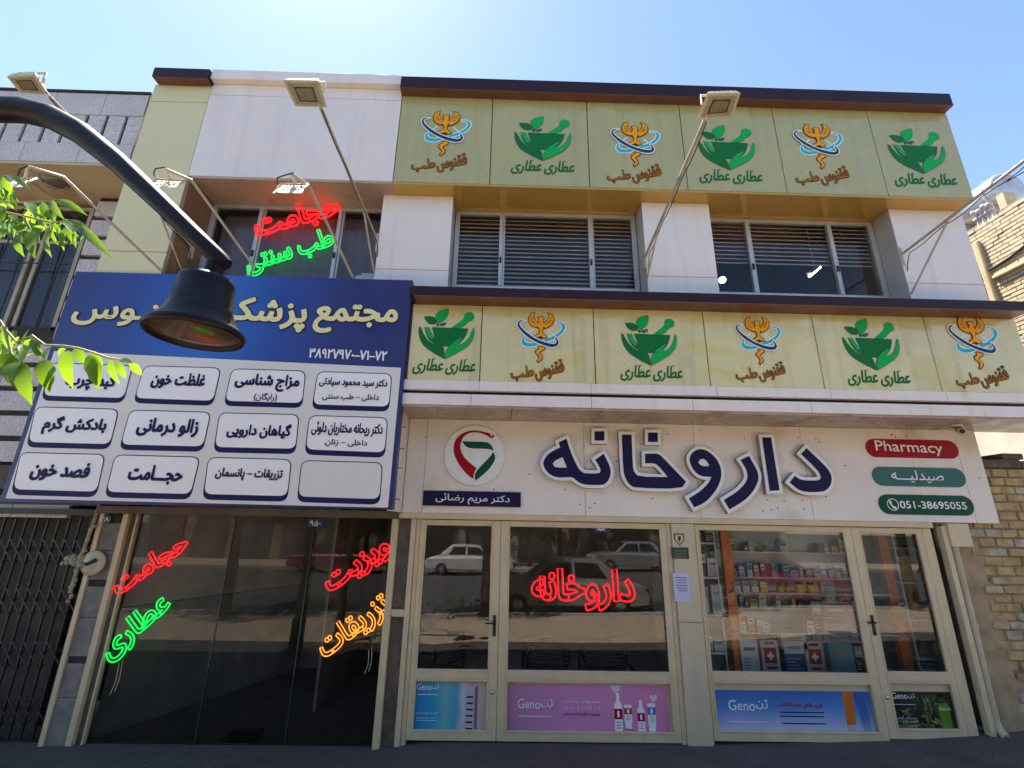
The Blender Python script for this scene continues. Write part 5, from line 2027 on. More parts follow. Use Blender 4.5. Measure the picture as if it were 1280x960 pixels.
text_part('lettering', 'برای پوست های خشک و حساس', (705, 894.5), (750, 895), 5, yl, 'red_ink', po, .01)


def bottle_print(px0, px1, py0, py1, band, cap):
    a, b = at(px0, py0, yl), at(px1, py1, yl)
    m2 = MB()
    h = a.z - b.z
    wd = b.x - a.x
    if cap:
        m2.prism([[(a.x, b.z), (b.x, b.z), (b.x, b.z + h * .72), (a.x + wd * .72, b.z + h * .8), (a.x + wd * .70, a.z), (a.x + wd * .3, a.z), (a.x + wd * .28, b.z + h * .8), (a.x, b.z + h * .72)]], yl - .001, None, 0)
    else:
        m2.prism([[(a.x + wd * .1, b.z), (b.x - wd * .1, b.z), (b.x - wd * .1, b.z + h * .25), (b.x, b.z + h * .3), (b.x, a.z), (a.x, a.z), (a.x, b.z + h * .3), (a.x + wd * .1, b.z + h * .25)]], yl - .001, None, 0)
    zz = b.z + h * (.36 if cap else .62)
    m2.box(a.x, b.x, yl - .0022, yl - .0012, zz, zz + h * .25, 1)
    m2.box(a.x + wd * .35, a.x + wd * .65, yl - .0030, yl - .0024, zz + h * .05, zz + h * .2, 0)
    for k in range(3):
        m2.box(a.x + wd * .2, b.x - wd * .2, yl - .0022, yl - .0012, zz - h * (.08 + .07 * k), zz - h * (.06 + .07 * k), 2)
    m2.box(a.x, b.x, yl - .0022, yl - .0012, b.z, b.z + h * .035, 2)
    m2.build('printed_product', ['white_ink', band, mat('grey print', (0.2, 0.17, 0.2), .4, 0, 0)], po)


bottle_print(767, 779, 866, 918, 'red_ink', True)
bottle_print(780, 791, 881, 912, mat('brick red print', (0.40, 0.04, 0.03), .4, 0, .1), False)
bottle_print(796, 807, 875, 917, 'red_ink', True)
bottle_print(809, 821, 879, 917, mat('sky blue print', (0.03, 0.18, 0.55), .4, 0, .1), False)
m_ = MB()
for px, py, s in ((769.5, 860, .055), (816.5, 872.5, .04)):
    c0 = at(px, py, yl)
    hp = [(c0.x + s * 16 * math.sin(t) ** 3 / 16, c0.z + s * (13 * math.cos(t) - 5 * math.cos(2 * t) - 2 * math.cos(3 * t) - math.cos(4 * t)) / 16) for t in [2 * math.pi * i / 28 for i in range(28)]]
    hp = [(x_, min(z_, at(px, 856.5, yl).z)) for x_, z_ in hp]
    m_.prism([hp], yl - .001, None, 0)
m_.build('printed_heart', mat('pale heart print', (0.66, 0.6, 0.7), .4, 0, .1), po)
x0 = at(887, 893, 0).x
x1 = at(1098, 893, 0).x
z1 = at(980, 863, 0).z
z0 = at(980, 926, 0).z
pm = ramp_mat('sky blue poster print', 2, z0, z1, [(0, (0.62, 0.62, 0.74)), (.3, (0.36, 0.42, 0.66)), (.6, (0.08, 0.23, 0.58)), (1, (0.02, 0.12, 0.42))], .35, .35, 2.2)
po, a, b = poster('wide blue sunscreen poster with an orange bottle', (887.5, 862), (1097, 925.5), pm)
text_part('lettering', 'Geno', (911, 887.5), (944, 888.5), 13, yl, 'white_ink', po, .0)
text_part('lettering', 'ژن', (945, 886), (960, 886.4), 12, yl, 'white_ink', po, .01)
text_part('lettering', 'کرم های ضد آفتاب', (972, 885), (1029, 886.5), 9, yl, mat('crimson print', (0.42, 0.01, 0.06), .4, 0, 0), po, .025)
lines(po, 975, 1030, (889.5, 894.5), .010, 'navy_ink')
lines(po, 978, 1032, (903.5,), .010, 'navy_ink')
lines(po, 912, 958, (901.5,), .004, 'white_ink')
m_ = MB()
a, b, c_, d_ = at(1052, 864.5, yl), at(1065.5, 864.5, yl), at(1070, 906, yl), at(1059, 906, yl)
m_.prism([[(d_.x, d_.z), (c_.x, c_.z), (b.x, b.z), (a.x, a.z)]], yl - .001, None, 0)
e_, f_ = at(1063, 924, yl), at(1071, 924, yl)
m_.prism([[(e_.x, e_.z), (f_.x, f_.z), (c_.x, c_.z), (d_.x, d_.z)]], yl - .001, None, 1)
a, b = at(1066.5, 866, yl), at(1089, 922, yl)
m_.prism([[(a.x + .05, b.z), (b.x + .03, b.z), (b.x, a.z), (a.x + .0, a.z)]], yl - .001, None, 2)
m_.build('printed_bottle', [mat('orange bottle print', (0.55, 0.15, 0.01), .4, 0, .15), mat('grey white cap print', (0.45, 0.43, 0.42), .4, 0, .2), ramp_mat('blue carton print', 2, b.z, a.z, [(0, (.4, .45, .6)), (.45, (.05, .12, .38)), (1, (.02, .09, .36))], .4, .2, 5)], po)
pm = mat('black botanical poster print', (0.012, 0.014, 0.014), .3, 0, .1, 3)
po, a, b = poster('dark botanical poster with green leaves and a green carton', (1111.5, 864), (1199.5, 921.5), pm)
text_part('lettering', 'Geno', (1115, 873), (1134, 873.4), 7.5, yl - .004, 'white_ink', po, .0)
text_part('lettering', 'ژن', (1135, 872.5), (1143, 872.6), 6, yl - .004, 'white_ink', po, .0)
lines(po, 1118, 1144, (880,), .004, 'white_ink')
text_part('lettering', 'محصولات گیاهی', (1120, 899), (1147, 899.4), 3.8, yl - .004, 'white_ink', po, .0)
text_part('lettering', 'تقویت کننده مو', (1120, 903), (1148, 903.4), 3.8, yl - .004, 'white_ink', po, .0)
lines(po, 1121, 1147, (907, 909.5), .003, 'white_ink')
m_ = MB()
rp = random.Random(4)
for k in range(130):
    cx, cz = rp.uniform(a.x + .06, b.x - .06), rp.uniform(b.z + .05, a.z - .05)
    if cx < a.x + .3 and cz > b.z + .12 and rp.random() < .75:
        continue
    ang = rp.uniform(0, 6.28)
    L_ = rp.uniform(.05, .12)
    wl = L_ * .12
    u = (math.cos(ang), math.sin(ang))
    P = [(cx - u[0] * L_ / 2, cz - u[1] * L_ / 2), (cx + u[1] * wl, cz - u[0] * wl), (cx + u[0] * L_ / 2, cz + u[1] * L_ / 2), (cx - u[1] * wl, cz + u[0] * wl)]
    P = [(min(max(q[0], a.x + .005), b.x - .005), min(max(q[1], b.z + .005), a.z - .005)) for q in P]
    m_.prism([P], yl - .0006 - .00002 * k, None, rp.choice((0, 0, 1, 2)))
c0, c1 = at(1171, 879, yl), at(1191, 914, yl)
m_.box(c0.x, c1.x + .01, yl - .0045, yl - .0036, c1.z, c0.z, 3)
m_.build('printed_leaves', [mat('deep leaf print', (0.03, 0.07, 0.015), .4, 0, .2), mat('mid leaf print', (0.07, 0.14, 0.02), .4, 0, .2), mat('pale leaf print', (0.20, 0.24, 0.08), .4, 0, .2), mat('lime carton print', (0.09, 0.22, 0.01), .4, 0, .15)], po)
text_part('lettering', 'Geno', (1174, 887.5), (1187, 888), 4, yl - .0055, 'white_ink', po, .0)
# door mat seen through the left glass
m_ = MB()
c = [atz(px, py, gz(-2.5) + .004) for px, py in ((291, 913), (331, 912), (316, 931), (274, 931))]
m_.add([*c, *[q + Vector((0, 0, .012)) for q in c]], [(7, 6, 5, 4), (0, 1, 5, 4), (1, 2, 6, 5), (2, 3, 7, 6), (3, 0, 4, 7)])
tag(m_.build('floor_grate', 'mat_rubber', fix=True), 'black rubber mat on the floor inside the dark left shop', 'door mat')

# ------------------------------------------------------------------ shop display: posts, shelves, goods
DS = thing('display_shelves', 'orange framed display shelving with white shelves behind the right shop windows', 'shelving', (3.4, .35, .1))
m_ = MB()
for pxa, pxb in (((898, 656), (920, 846)), ((1092, 660), (1133, 848))):
    a, b = at(*pxa, .42), at(*pxb, .42)
    xx = (a.x + b.x) / 2
    m_.box(xx, xx + .115, .40, .47, .1, 2.35)
z845 = at(1000, 842, .34).z
m_.box(2.62, 3.92, .30, .70, z845 - .10, z845 - .03)
m_.build('orange_post', 'orangewood', DS, bevel=.004)
m_ = MB()
xl0, xl1 = 2.18, at(898, 750, .42).x - .004
for py in (678, 721, 767, 815):
    z = at(885, py, .36).z
    m_.box(xl0, xl1, .34, .75, z - .018, z)
xr0, xr1 = at(1112, 750, .42).x + .12, 5.15
for py in (685, 728, 775, 822):
    z = at(1150, py, .36).z
    m_.box(xr0, xr1, .34, .75, z - .018, z)
m_.box(xl1 - .012, xl1, .335, .35, .2, 2.3)
m_.box(xr0 - .001, xr0 + .012, .335, .35, .2, 2.3)
m_.build('white_shelf', 'shelfwhite', DS)
m_ = MB()
xc0, xc1 = xl1 + .125, xr0 - .13
zc = {}
for key, py in (('a', 741), ('b', 791), ('c', 842)):
    zc[key] = at(985, py, .36).z
for key in 'ab':
    m_.box(xc0, xc1, .33, .62, zc[key] - .012, zc[key])
m_.box(xc0, xc1, .33, .62, zc['c'] - .029, zc['c'])
m_.box(xl0, xr1, .78, .80, .15, 2.4)
m_.build('grey_shelf', 'shelfglass', DS)
GSH = 'goods on the display shelves'
GM = {}


def gmat(c):
    k = tuple(c)
    if k not in GM:
        GM[k] = mat('carton print', c, 0.4, 0, 0.08, 8)
    return GM[k]


def carton(px0, px1, py_top, zb, Y, cols, label, tilt=0.0, kind='carton', deco='lines', depth=.06):
    """a printed carton standing on its shelf: body, label field, printed lines"""
    pa = at((px0 + px1) / 2, py_top, Y)
    a, b = at(px0, py_top + 8, Y), at(px1, py_top + 8, Y)
    wd = b.x - a.x
    h = max(.05, pa.z - zb)
    t = thing(kind, label, 'carton' if kind == 'carton' else kind.replace('_', ' '), ((a.x + b.x) / 2, Y, zb), GSH, local=True)
    t.rotation_euler = (0, 0, tilt)
    m2 = MB()
    m2.box(-wd / 2, wd / 2, 0, depth, 0, h)
    m2.build('box', gmat(cols[0]), t, bevel=.003)
    m2 = MB()
    m2.box(-wd * .46, wd * .46, -.0025, -.0008, h * .55 if deco != 'full' else h * .08, h * .94)
    m2.build('label', gmat(cols[1]), t)
    m2 = MB()
    rr = random.Random(int(px0 * 7 + py_top))
    for k in range(4):
        zz = h * (.12 + .09 * k)
        m2.box(-wd * .38, wd * rr.uniform(-.05, .38), -.0035, -.0014, zz, zz + h * .03)
    m2.box(-wd * .3, wd * .3, -.0045, -.0027, h * .66, h * .76)
    m2.build('print', gmat(cols[2]), t)
    return t


WHT, BLU, NAVY, GRN, YEL, RED, TUR, GRY, PNK, BLK, ORG = (.62, .62, .62), (.05, .20, .45), (.03, .035, .16), (.08, .25, .10), (.55, .50, .10), (.42, .03, .04), (.14, .45, .45), (.35, .36, .36), (.58, .30, .30), (.03, .03, .03), (.55, .22, .04)
zL = [at(885, py, .36).z for py in (678, 721, 767, 815)]
zR = [at(1150, py, .36).z for py in (685, 728, 775, 822)]
Yg = .40
carton(868, 876, 664, zL[0], Yg, (GRY, WHT, BLK), 'grey framed carton on the top shelf of the left shelf stack')
carton(880, 894, 658, zL[0], Yg, (BLK, GRN, WHT), 'black and green carton on the top shelf of the left shelf stack')
carton(869, 882, 690, zL[1], Yg, (NAVY, WHT, BLU), 'navy carton with white label on the second left shelf')
carton(884, 897, 698, zL[1], Yg, (WHT, WHT, RED), 'white carton with red print on the second left shelf')
carton(872, 885, 734, zL[2], Yg, (WHT, TUR, BLU), 'tall white and blue carton on the third left shelf, next to the window frame')
carton(889, 903, 731, zL[2], Yg, (WHT, WHT, TUR), 'tall white and teal carton on the third left shelf, next to the orange post')
carton(880, 891, 794, zL[3], Yg, (GRY, WHT, NAVY), 'small grey carton on the fourth left shelf')
carton(894, 905, 800, zL[3], Yg, (WHT, BLU, BLK), 'small white and blue carton on the fourth left shelf')
for k, (px, c) in enumerate(((922, (WHT, GRN, BLU)), (933, (WHT, BLU, GRN)), (944, (WHT, GRN, YEL)), (955, (YEL, WHT, GRN)))):
    carton(px - 4, px + 4, 727, zc['a'], .36, c, ['small white and green carton, first in the row on the grey shelf', 'small white and blue carton, second in the row on the grey shelf', 'small white carton with green label, third in the row on the grey shelf', 'small yellow carton at the end of the row on the grey shelf'][k])
carton(1027, 1043, 727, zc['a'], .36, (WHT, TUR, BLU), 'pale blue and white carton at the right of the upper grey shelf')


def jar(px, zb, Y, r, h, body, lid, label, kind='jar'):
    p = at(px, 735, Y)
    t = thing(kind, label, kind, (p.x, Y, zb), GSH, local=True)
    m2 = MB()
    m2.lathe([(0, 0), (r, .002), (r, h * .72), (r * .75, h * .8)], (0, 0, 0), 18)
    m2.build('body', gmat(body), t)
    m2 = MB()
    m2.lathe([(r * .8, h * .78), (r * .82, h), (0, h)], (0, 0, 0), 18)
    m2.build('lid', gmat(lid), t)
    m2 = MB()
    m2.lathe([(r * 1.01, h * .15), (r * 1.01, h * .6)], (0, 0, 0), 18)
    m2.build('label', gmat((body[0] * .4 + .3, body[1] * .4 + .3, body[2] * .3)), t)
    return t


jar(975, zc['a'], .37, .035, .10, GRN, BLK, 'green lidded jar in the middle of the upper grey shelf')
jar(984, zc['a'], .37, .022, .11, RED, BLK, 'slim dark red bottle beside the green jar', 'bottle')
jar(999, zc['a'], .37, .045, .12, YEL, BLK, 'yellow labelled jar with black lid, left one of a pair')
jar(1013, zc['a'], .37, .045, .12, (.45, .42, .08), BLK, 'yellow labelled jar with black lid, right one of a pair')
zt = zL[1]
jar(893, at(893, 700, .45).z, .60, .03, .12, WHT, BLK, 'white bottle at the back of the second left shelf', 'bottle')
rp = random.Random(8)
sm = ['small white carton at the left end of the lower grey shelf', 'small brown carton second on the lower grey shelf', 'small violet carton third on the lower grey shelf', 'small white carton with a dark dot fourth on the lower grey shelf']
for k, px in enumerate((928, 939, 950, 958)):
    carton(px - 4, px + 4, 768 + 3 * k, zc['b'], .36 + .03 * (k % 2), [(WHT, ORG, BLK), (ORG, WHT, BLK), ((.3, .25, .45), WHT, PNK), (WHT, WHT, BLK)][k], sm[k])
carton(1009, 1018, 776, zc['b'], .36, (WHT, WHT, BLK), 'small white carton with a black heart on the lower grey shelf')
carton(1014, 1026, 750, zc['b'], .45, (BLK, GRY, WHT), 'tall dark carton leaning at the back of the lower grey shelf', -.25)
carton(1028, 1062, 752, zc['b'], .48, (GRY, (.3, .16, .13), WHT), 'large grey device carton at the right of the lower grey shelf', 0, depth=.1)
carton(1030, 1058, 771, zc['b'], .37, (WHT, PNK, GRY), 'white and pink device carton in front of the large grey one')
carton(976, 1008, 791.5, zc['c'] + .235, .37, (PNK, WHT, ORG), 'flat cream carton lying on top of the navy thermometer carton')
carton(925, 947, 799, zc['c'], .37, (WHT, WHT, BLU), 'white device carton standing left on the bottom shelf')
carton(978, 1005, 797, zc['c'], .37, (NAVY, WHT, TUR), 'navy and white thermometer carton in the middle of the bottom shelf')
carton(1036, 1066, 803, zc['c'], .37, (TUR, TUR, PNK), 'turquoise picture book with round photos on the bottom shelf', 0, 'book', 'full', .02)
carton(1067, 1078, 806, zc['c'], .42, (BLK, GRY, WHT), 'dark carton behind the turquoise picture book')


def first_aid(px0, px1, py, label):
    a, b = at(px0, py + 10, .37), at(px1, py + 10, .37)
    h = at((px0 + px1) / 2, py, .37).z - zc['c']
    wd = b.x - a.x
    t = thing('first_aid_kit', label, 'first aid kit', ((a.x + b.x) / 2, .37, zc['c']), 'first aid kits in the window', local=True)
    m2 = MB()
    m2.prism([round_quad([(-wd / 2, h), (wd / 2, h), (wd / 2, 0), (-wd / 2, 0)], .035)[::-1]], 0, .06, 0)
    m2.build('case', gmat((.50, .50, .50)), t)
    m2 = MB()
    m2.prism([round_quad([(-wd * .28, h * .96), (wd * .28, h * .96), (wd * .28, h * .86), (-wd * .28, h * .86)], .01)[::-1]], -.002, None, 0)
    m2.build('handle_slot', gmat(BLK), t)
    m2 = MB()
    m2.box(-wd * .34, wd * .34, -.003, -.0005, h * .30, h * .76, 0)
    k = wd * .06
    m2.box(-k, k, -.0045, -.0032, h * .40, h * .64, 1)
    m2.box(-k * 3, -k - .0005, -.0045, -.0032, h * .52 - k, h * .52 + k, 1)
    m2.box(k + .0005, k * 3, -.0045, -.0032, h * .52 - k, h * .52 + k, 1)
    m2.box(-wd * .3, wd * .3, -.0045, -.0032, h * .12, h * .2, 0)
    m2.build('cross_label', [gmat((.34, .012, .02)), gmat((.75, .75, .75))], t)


first_aid(951, 973, 800, 'grey first aid kit with a red cross label beside the white device carton')
first_aid(1006, 1029, 802, 'grey first aid kit with red cross label between navy carton and turquoise book')
carton(1108, 1138, 664, zR[0], .42, ((.10, .20, .13), GRN, WHT), 'green bank note patterned carton on the top right shelf')
carton(1119, 1143, 694, zR[1], .42, ((.08, .12, .25), YEL, ORG), 'colourful puzzle carton on the second right shelf', 0, 'carton', 'full')
carton(1123, 1136, 752, zR[2], .40, (WHT, WHT, NAVY), 'white carton with blue print on the third right shelf')
carton(1140, 1168, 754, zR[2], .42, ((.28, .14, .12), WHT, GRY), 'brown carton on the third right shelf')
carton(1146, 1176, 829, zR[3] - .30, .40, (BLU, (.02, .10, .25), WHT), 'deep blue mask carton low in the right window', 0, 'carton', 'full')


def bag(px, py, r, col, label):
    p = at(px, py, .46)
    t = thing('snack_bag', label, 'bag', (p.x, .46, zR[3]), 'bags on the right shelf', local=True)
    m2 = MB()
    rr = random.Random(px)
    prof = [(.02, 0), (r * 1.05, .015), (r * 1.1, r * .7), (r * .8, r * 1.3), (r * .35, r * 1.6), (r * .5, r * 1.85)]
    m2.lathe(prof, (0, 0, 0), 14)
    m2.v = [(x * (1 + rr.uniform(-.12, .12)), y * .6 * (1 + rr.uniform(-.1, .1)), z) for x, y, z in m2.v]
    m2.build('bag', gmat(col), t)
    m2 = MB()
    m2.lathe([(r * .38, r * 1.55), (r * .42, r * 1.6), (r * .38, r * 1.65)], (0, 0, 0), 12)
    m2.v = [(x, y * .6, z) for x, y, z in m2.v]
    m2.build('tie', gmat(RED), t)


bag(1139, 808, .07, (.20, .14, .04), 'brown herb bag on the lower right shelf')
bag(1155, 806, .08, (.22, .30, .06), 'green herb bag on the lower right shelf')
bag(1174, 806, .09, (.50, .46, .20), 'pale yellow herb bag on the lower right shelf')

m_ = MB()
bz = [at(985, py, .66).z for py in (690, 722, 760, 800)]
for z in bz:
    m_.box(xc0 + .01, xc1 - .01, .64, .775, z - .014, z)
m_.build('back_shelf', 'shelfwhite', DS)
rg_ = random.Random(77)
PAL = [WHT, WHT, WHT, (.55, .58, .62), BLU, TUR, GRN, YEL, RED, PNK, ORG, (.30, .42, .62), (.62, .55, .40)]
NM = {0: 'highest', 1: 'second', 2: 'third', 3: 'lowest'}
for r_, z in enumerate(bz):
    x = xc0 + .03
    while x < xc1 - .10:
        if rg_.random() < .14:
            x += rg_.uniform(.05, .14)
            continue
        if rg_.random() < .25:
            r__ = rg_.uniform(.018, .032)
            h = rg_.uniform(.08, .15)
            t = thing('bottle', 'small medicine bottle in the crowded row on the %s back shelf of the display window' % NM[r_], 'bottle', (x + r__, .69, z), 'medicine bottles on the %s back shelf' % NM[r_], local=True)
            m2 = MB()
            m2.lathe([(0, 0), (r__, .002), (r__, h * .66), (r__ * .45, h * .8), (r__ * .45, h * .84)], (0, 0, 0), 14)
            m2.build('body', gmat(rg_.choice((WHT, ORG, (.30, .14, .03), TUR, WHT))), t)
            m2 = MB()
            m2.lathe([(r__ * .55, h * .83), (r__ * .55, h), (0, h)], (0, 0, 0), 14)
            m2.build('lid', gmat(rg_.choice((WHT, BLK, RED, BLU))), t)
            m2 = MB()
            m2.lathe([(r__ * 1.015, h * .15), (r__ * 1.015, h * .55)], (0, 0, 0), 14)
            m2.build('label', gmat(rg_.choice((WHT, YEL, GRN, PNK))), t)
            x += 2 * r__ + rg_.uniform(.004, .02)
            continue
        wd = rg_.uniform(.045, .10)
        h = rg_.uniform(.08, .17)
        c1, c2, c3 = rg_.choice(PAL), rg_.choice(PAL[:5]), rg_.choice((NAVY, RED, GRN, BLK, BLU))
        t = thing('carton', 'small medicine carton in the crowded row on the %s back shelf of the display window' % NM[r_], 'carton', (x + wd / 2, .655, z), 'medicine cartons on the %s back shelf' % NM[r_], local=True)
        m2 = MB()
        m2.box(-wd / 2, wd / 2, 0, .08, 0, h)
        m2.build('box', gmat(c1), t, bevel=.002)
        m2 = MB()
        m2.box(-wd * .42, wd * .42, -.0025, -.0008, h * .5, h * .9)
        m2.build('label', gmat(c2), t)
        m2 = MB()
        m2.box(-wd * .3, wd * .3, -.0045, -.0027, h * .62, h * .72)
        m2.box(-wd * .35, wd * .2, -.0035, -.0014, h * .25, h * .30)
        m2.box(-wd * .35, wd * .3, -.0035, -.0014, h * .14, h * .18)
        m2.build('print', gmat(c3), t)
        x += wd + rg_.uniform(.008, .04)

# waiting chairs behind the door glass
CH = thing('waiting_chair', 'x', 'chair', (0, 0, 0), 'black plastic chairs inside the pharmacy door', local=True)
m_ = MB()
m_.box(-.22, .22, -.20, .22, .42, .45)
m_.build('seat', 'chairblack', CH, bevel=.012)
m_ = MB()
n = 10
for k in range(5):
    z = .58 + k * .042
    wv_ = .25 - .014 * k
    m_.tube([(-wv_ + 2 * wv_ * i / n, -.22 - .035 * (1 - ((i - n / 2) / (n / 2)) ** 2), z) for i in range(n + 1)], .013, 6)
m_.tube([(-.23 + .46 * i / n, -.22 - .035 * (1 - ((i - n / 2) / (n / 2)) ** 2), .765 + .055 * (1 - ((i - n / 2) / (n / 2)) ** 2)) for i in range(n + 1)], .02, 8)
m_.build('backrest', 'chairblack', CH)
for sx in (-1, 1):
    m_ = MB()
    m_.tube([(sx * .25, .18, .0), (sx * .25, .18, .62), (sx * .25, .10, .66), (sx * .25, -.18, .66), (sx * .23, -.22, .60)], .016, 7)
    m_.build('armrest', 'chairblack', CH)
    m_ = MB()
    m_.tube([(sx * .23, -.24, 0.0), (sx * .21, -.21, .44), (sx * .23, -.22, .80)], .016, 7)
    m_.build('leg', 'chairblack', CH)
for k, (px, py, rz, lab) in enumerate(((684, 824, .04, 'black slatted chair inside the wide door glass, left one of two'),
                                       (758, 824, -.05, 'black slatted chair inside the wide door glass, right one of two'),
                                       (548, 806, 1.25, 'black chair standing sideways inside the narrow left door'))):
    o = CH if k == 0 else copy_tree(CH)
    p = at(px, py, .42)
    o.location = (p.x, .66, .024)
    o.rotation_euler = (0, 0, rz)
    o['label'] = lab

# lit tube and soft lamp in the upper rooms
p = at(1018, 339, .7)
TL = thing('ceiling_lamp', 'lit tube lamp glowing in the room behind the right upper window', 'lamp', (p.x, .7, p.z))
a, b = at(1012, 345, .6), at(1025, 334, .9)
m_ = MB()
m_.tube([a, b], .022, 8)
m_.build('tube', 'tube_light', TL)
m_ = MB()
m_.bar(a + Vector((0, 0, .045)), b + Vector((0, 0, .045)), .07, .03)
m_.bar((a + b) / 2 + Vector((0, 0, .05)), (a + b) / 2 + Vector((0, 0, 1.2)), .01, .01)
m_.build('fitting', 'acrylic_white', TL)
p = at(903, 350, .6)
m_ = MB()
m_.lathe([(0, -.05), (.04, -.035), (.055, 0), (.04, .035), (0, .05)], (p.x, .6, p.z), 14)
tag(m_.build('globe_lamp', emis('greenish globe lamp', (0.75, 1.0, .7), 1.6)), 'small round greenish lamp behind the left pane of the right upper window', 'lamp')
p = at(458, 346, -.05)
m_ = MB()
m_.box(p.x - .14, p.x + .12, -.06, .08, p.z - .2, p.z + .02)
m_.box(p.x - .08, p.x + .12, -.05, .07, p.z + .021, p.z + .06)
tag(m_.build('white_box', 'acrylic_white', bevel=.015), 'small white box on the sill of the left upper window', 'box')

# ------------------------------------------------------------------ the street behind the viewer (seen mirrored in the shop glass)
def car(label, x, y, paint, rz, group='cars parked along the street'):
    t = thing('parked_car', label, 'car', (x, y, gz(x) - .12), group, local=True)
    t.rotation_euler = (0, 0, rz)
    L, W, = 4.2, .80
    body = [(-2.1, .34), (-2.06, .70), (-1.95, .80), (-1.15, .86), (-.95, .88), (1.05, .90), (1.75, .84), (2.02, .74), (2.1, .55), (2.08, .30), (1.75, .25), (-1.75, .25)]
    roof = [(-1.02, .885), (-.42, 1.34), (-.25, 1.38), (.75, 1.39), (.92, 1.35), (1.45, .895)]

    def hull(prof, hw, hw2, m, z_split):
        k = len(prof)
        vs = []
        for s in (-1, 1):
            for px_, pz in prof:
                q = hw if pz < z_split else hw2
                vs.append((px_, s * q, pz))
        tr_ = tessellate_polygon([[Vector((p[0], p[1], 0)) for p in prof]])
        fs = [tuple(t_) for t_ in tr_] + [tuple(i + k for i in t_) for t_ in tr_] + [(i, (i + 1) % k, (i + 1) % k + k, i + k) for i in range(k)]
        m.add(vs, fs)
    m2 = MB()
    hull(body, W, W - .06, m2, .84)
    m2.build('body', paint, t, bevel=.04, fix=True)
    m2 = MB()
    hull(roof, W - .08, W - .22, m2, 1.0)
    m2.build('cabin', paint, t, bevel=.03, fix=True)
    for s in (-1, 1):
        for pts in ([(-.80, .93), (-.40, 1.27), (.12, 1.29), (.12, .93)], [(.20, .93), (.20, 1.29), (.78, 1.28), (1.02, .93)]):
            m2 = MB()
            vs = []
            for q in pts:
                tt = (q[1] - .885) / (1.36 - .885)
                vs.append((q[0], s * (W - .08 - .14 * tt + .006), q[1]))
            m2.add(vs, [(0, 1, 2, 3)])
            m2.build('window', 'carglass', t)
    m2 = MB()
    m2.add([(-.97, -.62, .93), (-.97, .62, .93), (-.47, .52, 1.30), (-.47, -.52, 1.30)], [(0, 1, 2, 3)])
    m2.v = [(v_[0] - .018, v_[1], v_[2] + .012) for v_ in m2.v]
    m2.build('windscreen', 'carglass', t)
    m2 = MB()
    m2.add([(1.40, -.62, .94), (1.40, .62, .94), (.98, .52, 1.30), (.98, -.52, 1.30)], [(3, 2, 1, 0)])
    m2.v = [(v_[0] + .018, v_[1], v_[2] + .012) for v_ in m2.v]
    m2.build('rear_window', 'carglass', t)
    for wx in (-1.30, 1.32):
        for s in (-1, 1):
            m2 = MB()
            m2.lathe([(.14, -.09), (.26, -.09), (.29, -.06), (.29, .06), (.26, .09), (.14, .09)], (wx, s * .72, .29), 24, 0, 'Y')
            wh = m2.build('wheel', 'tyre', t)
            m2 = MB()
            m2.lathe([(0, .07), (.06, .08), (.17, .085), (.18, .06)] if s > 0 else [(0, -.07), (.06, -.08), (.17, -.085), (.18, -.06)], (wx, s * .725, .29), 20, 0, 'Y')
            m2.build('rim', 'chrome', wh)
    for xx, nm, mm in ((-2.09, 'headlight', 'acrylic_white'), (2.085, 'tail_lamp', 'redlens')):
        for s in (-1, 1):
            m2 = MB()
            m2.box(xx - .03, xx + .03, s * .58 - .14, s * .58 + .14, .58, .70)
            m2.build(nm, mm, t, bevel=.01)
    for xx in (-2.12, 2.12):
        m2 = MB()
        m2.box(xx - .05, xx + .05, -.76, .76, .36, .46)
        m2.build('bumper', 'tyre', t, bevel=.02)
    return t


car('grey sedan parked at the near kerb opposite the wide door, mirrored in its glass', 1.75, -8.25, 'cargrey', 0.0)
car('dark red sedan parked at the near kerb opposite the display window, mirrored in its glass', 7.2, -8.2, 'carred', math.pi)
car('white sedan parked across the street behind the near white one', -1.5, -18.9, 'carwhite', math.pi)
car('dark red sedan parked across the street at the left', -8.0, -18.9, 'carred', math.pi)
car('silver sedan parked across the street opposite the display window', 6.5, -18.9, 'cargrey', 0.0)


def leaf_cloud(mb, c, rad, n, sz, rr, m=0):
    for i in range(n):
        d = Vector((rr.gauss(0, 1), rr.gauss(0, 1), rr.gauss(0, 1))).normalized()
        p = Vector(c) + Vector((d.x * rad[0], d.y * rad[1], d.z * rad[2])) * (rr.uniform(.15, 1) ** .45)
        a = Vector((rr.gauss(0, 1), rr.gauss(0, 1), rr.gauss(0, .6))).normalized()
        b = a.orthogonal().normalized()
        s = sz * rr.uniform(.6, 1.3)
        mb.add([p - a * s, p - b * s * .45, p + a * s, p + b * s * .45], [(0, 1, 2, 3)], m)


rt_ = random.Random(21)
SP = thing('street_tree', 'x', 'tree', (0, 0, 0), 'street trees across the road', local=True)
m_ = MB()
m_.tube([(0, 0, -.1), (.05, 0, 1.2), (.0, .05, 2.4), (.1, .0, 3.6), (.2, .1, 5.0)], [.16, .13, .11, .08, .03], 10)
for k in range(6):
    a_ = k * 1.05
    m_.tube([(.02, .03, 2.2 + .2 * k), (.7 * math.cos(a_), .7 * math.sin(a_), 3.2 + .2 * k), (1.5 * math.cos(a_ + .2), 1.5 * math.sin(a_ + .2), 3.9 + .25 * k)], [.06, .04, .012], 6)
m_.build('trunk', 'bark', SP)
m_ = MB()
for k in range(24):
    a_ = rt_.uniform(0, 6.28)
    q = rt_.uniform(.2, 2.0)
    leaf_cloud(m_, (q * math.cos(a_), q * math.sin(a_), rt_.uniform(2.9, 6.0)), (.9, .9, .6), 110, .15, rt_)
m_.build('crown', 'leaf_far', SP)
